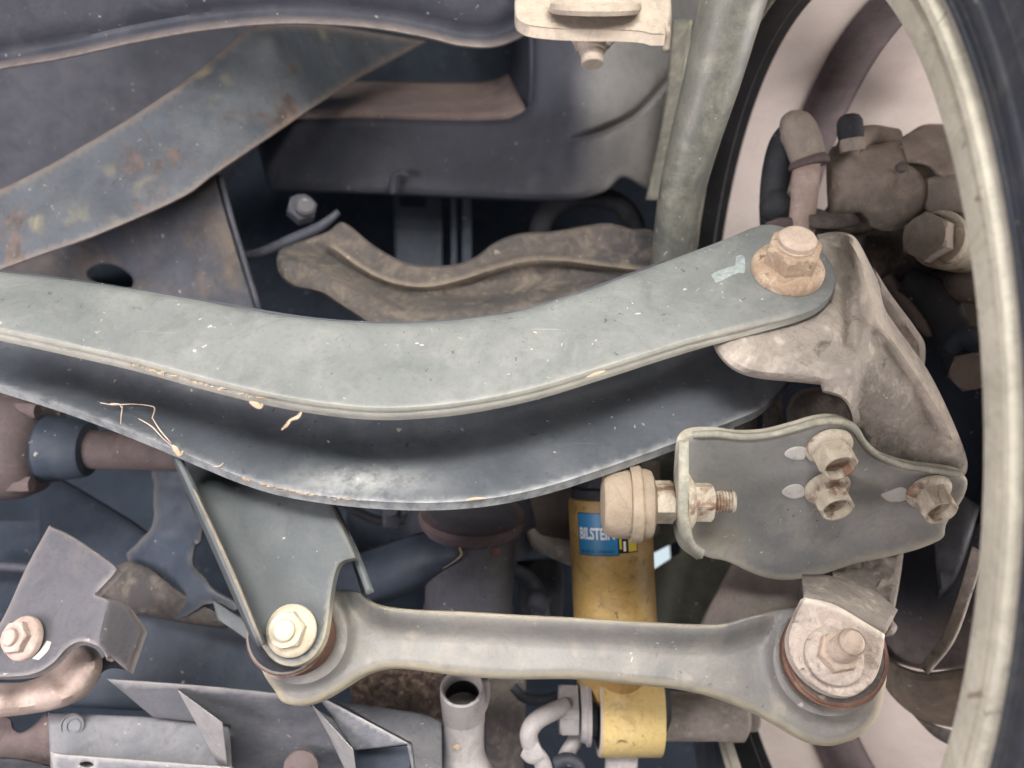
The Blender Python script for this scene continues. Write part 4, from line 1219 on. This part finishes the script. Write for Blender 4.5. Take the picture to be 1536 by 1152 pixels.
rt = thing('ribbed_tray', 'grey ribbed plastic tray with slanted triangular ribs', 'tray', P(300, 1110, 390))
trf = pl3((80, 1080, 392), (330, 1090, 396), (200, 1150, 384))
relief('long_wall', [(72, 1068, 1), (240, 1076, 1), (345, 1088, 1), (352, 1200, 1), (78, 1200, 1), (74, 1112, 1)], trf, M['tray'], rt, thick=3, rnd=4, rd=1, step=9)
lathe('raised_ring', P(109, 1088, float(trf(109, 1088)) - .3), nrm(.05, -.98, .2), [(0, 5.4), (.9, 5.1), (1.1, 4.6), (.4, 4.2), (.3, .01)], M['tray'], rt, 32)
lathe('raised_ring', P(111, 1089, float(trf(110, 1088)) - .5), nrm(.05, -.98, .2), [(0, 3.4), (.7, 3.2), (.8, 2.8), (.1, 2.5), (.1, .01)], M['tray'], rt, 28)
relief('bottom_edge', [(75, 1124, 1), (90, 1130), (220, 1140), (350, 1150, 1), (350, 1220, 1), (90, 1220, 1)], lambda x, y: 376 + 0 * x, M['tray'], rt, thick=4, rnd=4, rd=1.5, step=8, holes=[[(120, 1146), (131, 1142), (141, 1147), (131, 1151)]], wear_and_light=edgewear(9, .7))
relief('upper_web', [(160, 1018, 1), (300, 1028), (440, 1042, 1), (520, 1090, 1), (520, 1200, 1), (345, 1200, 1), (345, 1088, 1), (230, 1076, 1)], pl3((160, 1018, 372), (440, 1042, 376), (300, 1150, 410)), M['tray'], rt, thick=3, rnd=4, rd=1.2, step=9, wear_and_light=linewear([(160, 1019), (300, 1029), (440, 1043)], 6, .7))
relief('rib', [(266, 1034, 1), (334, 1084, 1), (346, 1190, 1), (338, 1168, 1), (300, 1096, 1)], pl3((266, 1034, 372), (334, 1084, 364), (346, 1170, 388)), M['tray'], rt, thick=3.2, rnd=3, rd=.8, step=7, wear_and_light=lambda x, y, dist, xy: .55 + 0 * x)
relief('rib', [(466, 1054, 1), (530, 1124, 1), (540, 1200, 1), (520, 1160, 1), (496, 1108, 1)], pl3((466, 1054, 372), (530, 1124, 362), (540, 1200, 380)), M['tray'], rt, thick=3.2, rnd=3, rd=.8, step=7, wear_and_light=lambda x, y, dist, xy: .55 + 0 * x)
relief('slanted_wall', [(478, 1046, 1), (492, 1050, 1), (616, 1116, 1), (530, 1126, 1)], pl3((478, 1046, 374), (616, 1116, 364), (530, 1126, 372)), M['tray'], rt, thick=3, rnd=3, rd=1, step=7, wear_and_light=linewear([(492, 1050), (616, 1116)], 4, .8))
relief('pocket_wall', [(530, 1124, 1), (614, 1118, 1), (618, 1200, 1), (540, 1200, 1)], lambda x, y: 384 + 0 * x, M['slate_dark'], rt, thick=3, rnd=2, rd=.6, step=9)
loft('pocket_edge', [[(612, 1115, 363), (618, 1150, 364), (622, 1200, 366)], [(617, 1117, 363), (622, 1150, 364), (626, 1200, 366)]], M['tray'], rt, thick=4)
relief('side_wall', [(500, 1050, 1), (620, 1068), (662, 1082, 1), (664, 1200, 1), (622, 1200, 1), (615, 1114, 1)], pl3((500, 1050, 400), (660, 1085, 408), (620, 1150, 380)), M['tray'], rt, thick=3, rnd=4, rd=1, step=10)
lathe('rusty_rivet', P(452, 1152, 392), nrm(0, -.95, .2), [(0, 8), (1.5, 7.6), (2.6, 5), (2.8, .01)], M['shaft'], rt, 24)

o = relief('crusted_casting', [(520, 1010, 1), (560, 1000, 1), (665, 1005, 1), (668, 1088, 1), (600, 1070), (530, 1058, 1)], lambda x, y: 452 + 0 * x, M['rock'], thick=16, rnd=8, rd=5, step=4.5, bumps=4.0, bscale=9)
tag(o, 'brown crusted casting with a wrinkled surface under the lower link', 'casting')

ht2 = thing('hollow_post', 'pale grey hollow post with an open round mouth', 'post', P(700, 1100, 405))
HA = nrm(0, -.62, .78)
h0 = P(693, 1032, 398)
hr = 33 * K * 398
lathe('mouth', h0, HA, [(-6, hr * .78), (0, hr * .84), (.6, hr * .92), (0, hr), (-6, hr * 1.02), (-26, hr * 1.0)], M['pale'], ht2, 40)
lathe('bore', h0, HA, [(-1, hr * .83), (-30, hr * .8), (-30, .01)], M['blackpaint'], ht2, 32)
tube('shank', [(695, 1052, 408, 9.6), (696, 1090, 412, 9.4), (697, 1130, 414, 9.6), (700, 1160, 414, 12.5), (704, 1210, 414, 18)], M['pale'], ht2, seg=28)
lathe('dimple', P(692, 1074, 399), nrm(0, -1, .1), [(-1, 2.6), (.3, 2.3), (.5, 1.6), (0, 1.2), (0, .01)], M['pale'], ht2, 20)
lathe('rust_spot', P(685, 1121, 403.4), nrm(-.2, -1, 0), [(-1, 1.7), (.3, 1.5), (.5, .01)], M['rusty'], ht2, 14)
o = relief('side_lug', [(722, 1020, 1), (734, 1022), (734, 1050), (726, 1072), (718, 1076, 1)], lambda x, y: 403 + 0 * x, M['pale'], ht2, thick=8, rnd=4, rd=2, step=6)
o = relief('dim_cone', [(730, 1000, 1), (790, 1000, 1), (784, 1200, 1), (740, 1200, 1), (728, 1120)], lambda x, y: 470 + .1 * (x - 730), M['cast_dark'], thick=6, rnd=8, rd=4, step=10)
tag(o, 'dim brown cone in shadow right of the hollow post', 'cone')

pt_ = thing('grey_pipe', 'pale grey bent pipe curling down below the lower link', 'pipe', P(810, 1100, 412))
tube('bend', [(850, 1058, 420, 4.0), (828, 1068, 416, 4.2), (804, 1082, 412, 4.3), (793, 1102, 410, 4.2), (800, 1126, 410, 4.0), (814, 1146, 410, 3.9), (822, 1190, 410, 3.9)], M['pale'], pt_, seg=20)
tube('band', [(788, 1122, 409, 4.6), (799, 1130, 407, 4.8), (811, 1124, 408, 4.6)], M['pale'], pt_, seg=12, flat=.4)
tube('branch', [(870, 1092, 436, 3.6), (862, 1112, 434, 3.8), (850, 1130, 434, 3.6), (842, 1146, 434, 3.4)], M['pale'], pt_, seg=14)
tube('lower_branch', [(832, 1146, 424, 3.4), (850, 1140, 424, 3.6), (866, 1150, 424, 3.6), (870, 1190, 424, 3.6)], M['slate'], pt_, seg=12)
tube('ring_clip', [(770, 1030, 446, 2.4), (786, 1046, 444, 2.6), (812, 1050, 443, 2.6), (838, 1044, 444, 2.4)], M['slate'], pt_, seg=10)

# ------------------------------------------------------------------ brake caliper, hose, shield behind the knuckle
qt = thing('brake_caliper', 'dusty brown brake caliper with bleed nipple and guide bolt', 'brake caliper', P(1330, 300, 430))
cfz = tps([(1245, 230, 436), (1245, 340, 436), (1300, 220, 430), (1300, 300, 424), (1340, 290, 418), (1360, 210, 436), (1400, 190, 446), (1440, 200, 440), (1430, 280, 424), (1470, 330, 420), (1300, 350, 440), (1380, 330, 440), (1420, 320, 424), (1190, 335, 432)])
relief('body', [(1242, 318, 1), (1240, 282), (1240, 240), (1250, 220), (1276, 215), (1310, 217), (1345, 209), (1362, 200), (1386, 187), (1422, 186, 1), (1500, 190, 1), (1520, 420, 1), (1440, 420, 1), (1400, 350), (1360, 336), (1320, 340), (1292, 352), (1262, 352), (1230, 346), (1200, 342), (1180, 350), (1174, 332), (1200, 318), (1222, 312)], cfz, M['caliper'], qt, thick=34, rnd=8, rd=5, step=6, bumps=1.3, bscale=22, angle=28)
lathe('piston_boss', P(1337, 291, 424), nrm(-.15, -.95, .1), [(-4, 17), (2, 15.4), (4.6, 13.8), (5.6, 11.5), (5.8, .01)], M['caliper'], qt, 36)
lathe('cylinder', P(1345, 370, 452), nrm(.1, -.95, -.05), [(-20, 36), (0, 35), (4, 33), (6, 30), (6, .01)], M['cast_dark'], qt, 44)
gb = hexa('guide_bolt', P(1398, 358, 408), nrm(-.75, -.62, .05), 11.5, 8, M['caliper'], qt, .5)
lathe('washer', P(1408, 358, 409), nrm(-.75, -.62, .05), [(-3, 12.8), (0, 13.2), (1.6, 12.6), (2, .01)], M['zinc'], gb, 32)
lathe('sleeve', P(1410, 362, 412), nrm(.85, .5, -.05), [(-2, 12.5), (30, 13), (60, 13)], M['zinc'], gb, 32)
nip = lathe('bleed_cap', P(1277, 214, 426), nrm(-.12, -.1, 1), [(-1, 5.4), (2, 5.8), (5, 6.2), (10, 6.0), (12.5, 4.6), (13.4, 2.6), (13.4, .01)], M['rubber'], qt, 24)
lathe('nipple_nut', P(1278, 218, 425), nrm(-.12, -.1, 1), [(-3, 6.0), (0, 6.2), (3, 5.6), (3.4, .01)], M['caliper'], nip, 12)
relief('bridge_block', [(1352, 212, 1), (1386, 189, 1), (1424, 188, 1), (1500, 200, 1), (1500, 262, 1), (1420, 268), (1392, 250), (1360, 246, 1)], tps([(1352, 212, 430), (1390, 190, 436), (1440, 200, 424), (1440, 255, 414), (1390, 245, 420), (1500, 230, 420)]), M['caliper'], qt, thick=16, rnd=8, rd=4, step=6, bumps=.9, bscale=14, angle=30)
relief('carrier_arm', [(1378, 268, 1), (1430, 262), (1500, 270, 1), (1500, 340, 1), (1440, 336), (1396, 320), (1374, 300)], tps([(1378, 268, 424), (1400, 310, 416), (1450, 300, 404), (1500, 300, 400), (1440, 335, 410)]), M['caliper'], qt, thick=14, rnd=7, rd=4, step=6, bumps=.7, bscale=16, angle=30)
relief('pad_window', [(1212, 322, 1), (1280, 318, 1), (1290, 336), (1250, 344), (1214, 342, 1)], lambda x, y: 420 + 0 * x, M['cast_dark'], qt, thick=8, rnd=5, rd=2, step=6)
lathe('casting_pip', P(1353, 250, 417), nrm(-.1, -.98, .1), [(-2, 2.6), (.6, 2.4), (1, .01)], M['cast_dark'], qt, 14)
tube('bridge', [(1272, 222, 430, 6), (1300, 206, 440, 6), (1340, 214, 444, 7)], M['caliper'], qt, seg=14)
relief('lower_tab', [(1222, 352, 1), (1300, 352, 1), (1296, 392, 1), (1230, 380, 1)], lambda x, y: 428 + 0 * x, M['cast_dark'], qt, thick=14, rnd=8, rd=4, step=8)

bt2 = thing('flexible_brake_line', 'black flexible brake line with a tan ferrule looping over', 'brake line', P(1190, 280, 430))
tube('hose', [(1160, 352, 440, 6.2), (1160, 310, 440, 6.8), (1164, 262, 438, 7.0), (1174, 220, 436, 7.0), (1190, 196, 432, 6.6)], M['rubber'], bt2, seg=18)
tube('hose_collar', [(1152, 316, 438, 4), (1160, 312, 434, 8.2), (1170, 308, 436, 8)], M['rubber'], bt2, seg=14)
tube('ferrule', [(1180, 200, 432, 5), (1192, 192, 428, 8.6), (1202, 206, 425, 8.8), (1209, 226, 424, 8.6), (1213, 244, 424, 8.0)], M['caliper'], bt2, seg=20)
tube('ferrule_rim', [(1211, 238, 424, 8.6), (1213, 245, 424, 9.6), (1214, 250, 424, 9.4)], M['shaft'], bt2, seg=20, n=3)
tube('pipe', [(1210, 240, 425, 6.4), (1208, 280, 426, 6.4), (1204, 320, 427, 6.2), (1200, 350, 428, 6.2)], M['tan_arm'], bt2, seg=18)
tube('tang', [(1196, 256, 434, 2.2), (1190, 280, 434, 2.2), (1186, 300, 434, 3)], M['caliper'], bt2, seg=10)
relief('banjo', [(1148, 334, 1), (1172, 326), (1200, 330), (1200, 352, 1), (1150, 356, 1)], lambda x, y: 424 + 0 * x, M['shaft'], bt2, thick=10, rnd=5, rd=2, step=6)

sp = thing('splash_shield', 'dark curved splash shield filling the space behind the knuckle', 'shield', P(1390, 600, 460))
relief('disc', [(1260, 380, 1), (1480, 380, 1), (1540, 560, 1), (1540, 860, 1), (1400, 1000, 1), (1310, 960, 1), (1150, 780, 1), (1100, 640, 1), (1110, 540, 1), (1240, 480, 1)], tps([(1260, 400, 470), (1400, 400, 470), (1500, 500, 440), (1500, 800, 430), (1400, 700, 490), (1300, 600, 500), (1340, 900, 470), (1400, 980, 440)]), M['navy'], sp, thick=4, rnd=8, rd=4, step=14)
relief('tan_patch', [(1350, 412, 1), (1420, 404, 1), (1500, 416, 1), (1500, 500, 1), (1440, 510, 1), (1400, 470)], lambda x, y: 446 + 0 * x, M['brownpanel'], sp, thick=4, rnd=8, rd=4, step=10)
tube('tab', [(1432, 428, 430, 8), (1450, 430, 424, 8), (1480, 432, 420, 8)], M['brownpanel'], sp, seg=14)
lathe('tab_hole', P(1430, 424, 423), nrm(-.5, -.85, .1), [(-3, 3.6), (.4, 3.4), (.4, 2.4), (-1, 2.2), (-1, .01)], M['slate_dark'], sp, 18)
for p_ in ([(1330, 416, 442, 3.2), (1356, 450, 438, 3.6), (1386, 486, 434, 3.6), (1398, 500, 434, 3.0)],):
    tube('rib', p_, M['brownpanel'], sp, seg=12)
tube('hose', [(1356, 420, 438, 7), (1392, 440, 434, 9), (1420, 480, 430, 9), (1434, 530, 428, 8), (1440, 560, 428, 7)], M['rubber'], sp, seg=18)
tube('elbow', [(1424, 524, 424, 4), (1440, 508, 420, 5), (1460, 508, 416, 6), (1490, 520, 412, 6)], M['slate_dark'], sp, seg=14)
hexa('nut', P(1456, 558, 412), nrm(-.5, -.85, 0), 9.5, 8, M['brownpanel'], sp, .2)
dr = thing('dusty_drum', 'slate and brown drum with a pale diagonal strip beside the rim', 'drum', P(1390, 900, 430))
relief('face', [(1352, 800, 1), (1420, 790, 1), (1500, 780, 1), (1500, 1000, 1), (1390, 1006, 1), (1350, 996), (1326, 980), (1322, 930)], tps([(1340, 820, 440), (1400, 820, 420), (1480, 800, 410), (1340, 960, 428), (1400, 980, 412), (1480, 980, 404), (1380, 900, 416)]), M['slate'], dr, thick=10, rnd=10, rd=5, step=9, wear_and_light=lambda x, y, dist, xy: np.clip((y - 900) / 60, 0, 1) * .55)
loft('pale_strip', [[(1460, 820, 388), (1444, 880, 386), (1418, 950, 384), (1382, 1002, 384)], [(1476, 830, 384), (1456, 890, 382), (1430, 960, 380), (1390, 1010, 380)]], M['cast'], dr, thick=2.5)
relief('upper_fin', [(1398, 790, 1), (1440, 740, 1), (1470, 760, 1), (1440, 860), (1406, 900, 1)], lambda x, y: 404 + 0 * x, M['slate'], dr, thick=8, rnd=8, rd=4, step=9, bumps=.8)
relief('hub_barrel', [(1316, 960, 1), (1345, 994), (1388, 1008), (1440, 1002, 1), (1500, 1000, 1), (1500, 1100, 1), (1420, 1090), (1380, 1078), (1345, 1052), (1324, 1020)], tps([(1320, 980, 424), (1380, 1010, 402), (1440, 1010, 396), (1350, 1050, 416), (1400, 1080, 420), (1400, 1040, 400), (1480, 1060, 396)]), M['cast_dark'], dr, thick=12, rnd=14, rd=8, step=8, bumps=.5, wear_and_light=lambda x, y, dist, xy: .35 + 0 * x)
relief('shadow_lip', [(1360, 1062, 1), (1400, 1086), (1440, 1098, 1), (1440, 1125, 1), (1400, 1104)], lambda x, y: 430 + 0 * x, M['cast_dark'], dr, thick=6, rnd=4, rd=2, step=7)

# ------------------------------------------------------------------ dry debris caught on the links
def bit(name, pts, label, mat='debris', group=None, flat=.5):
    o = tube(name, [(p[0], p[1], p[2], p[3] * .68) for p in pts], M[mat], seg=6, n=4, flat=flat)
    return tag(o, label, 'debris', group)


def fa(x, y, dd=-1.0):
    return float(fA(x, y)) + dd


def fb(x, y, dd=-1.0):
    return float(fA2(x, y)) + dd


bit('dry_twig', [(452, 618, fa(452, 618, 2), .5), (446, 626, fa(446, 626, 1), 1.1), (436, 630, fa(436, 630, 1), .8), (430, 638, fa(430, 638, 1), .9), (422, 645, fa(422, 645, 1), .35)], 'pale dry twig hanging under the front plate of the bowed link')
bit('dried_berry', [(374, 603, fa(374, 603, 2), .4), (382, 606, fa(382, 606, 1), 1.5), (390, 610, fa(390, 610, 1), 1.3), (394, 606, fa(394, 606, 1), .4)], 'reddish dried bit stuck on the bowed link front edge')
bit('leaf_scrap', [(258, 668, fb(258, 668), .4), (264, 674, fb(264, 674), 1.7), (270, 682, fb(270, 682), 1.2), (274, 676, fb(274, 676), .4)], 'cream leaf scrap under the cobweb on the rear plate edge')
bit('straw_bit', [(700, 750, fb(700, 750, -2), .5), (712, 748, fb(712, 748, -2), .8), (728, 747, fb(728, 747, -2), .4)], 'short pale straw on the lowest edge of the rear plate')
bit('straw_bit', [(880, 566, fa(880, 566), .3), (893, 561, fa(893, 561), .9), (908, 556, fa(908, 556), .3)], 'short pale straw on the front plate edge right of the bow')
bit('leaf_scrap', [(664, 853, 418, .3), (680, 843, 415, .5), (692, 832, 413, 1.0), (690, 822, 413, .9), (696, 816, 413, .4)], 'curled dry leaf scrap lying on the dark trailing arm')
# crumbly dirt along the two worn edges
pts = []
for i in range(60):
    s = 360 + rng.random() * 180
    y = np.interp(s, [p[0] for p in Bbot[::-1]], [p[1] for p in Bbot[::-1]])
    pts.append((s, y - 1 + rng.random() * 3, fb(s, y, 0), .18 + rng.random() * .36))
for i in range(60):
    s = 190 + rng.random() * 210
    y = np.interp(s, [p[0] for p in Abot[::-1]], [p[1] for p in Abot[::-1]])
    pts.append((s, y - 2 + rng.random() * 4, fa(s, y, 4), .18 + rng.random() * .36))
V, F = [], []
for (px, py, d, r) in pts:
    c = P(px, py, d)
    b = len(V)
    r2 = r * (1 + rng.random() * 1.6)
    for v in ((r2, 0, 0), (-r2, 0, 0), (0, r, 0), (0, -r, 0), (0, 0, r), (0, 0, -r)):
        V.append(c + Vector(v))
    for f in ((0, 2, 4), (2, 1, 4), (1, 3, 4), (3, 0, 4), (2, 0, 5), (1, 2, 5), (3, 1, 5), (0, 3, 5)):
        F.append([b + i for i in f])
o = obj('dirt_crumbs', V, F, M['debris'])
o['kind'] = 'stuff'
tag(o, 'cream dirt crumbs caked along the lower edges of the bowed link', 'dirt')
# cobweb strands on the rear plate
wt = thing('cobweb', 'dusty cobweb strands stretched over the rear plate', 'cobweb', P(210, 640, 330))
for s in ([(150, 604), (170, 607), (200, 606), (222, 608)], [(184, 608), (182, 622), (181, 636)], [(222, 608), (232, 612), (228, 628)], [(208, 628), (228, 640), (245, 658), (262, 672)], [(228, 626), (240, 645), (256, 664)], [(183, 612), (178, 606), (166, 605)], [(320, 700), (330, 699), (335, 694)]):
    tube('strand', [(x, y, fb(x, y, -1.2), .17 + .1 * (i == 1)) for i, (x, y) in enumerate(s)], M['web'], wt, seg=5, n=5)
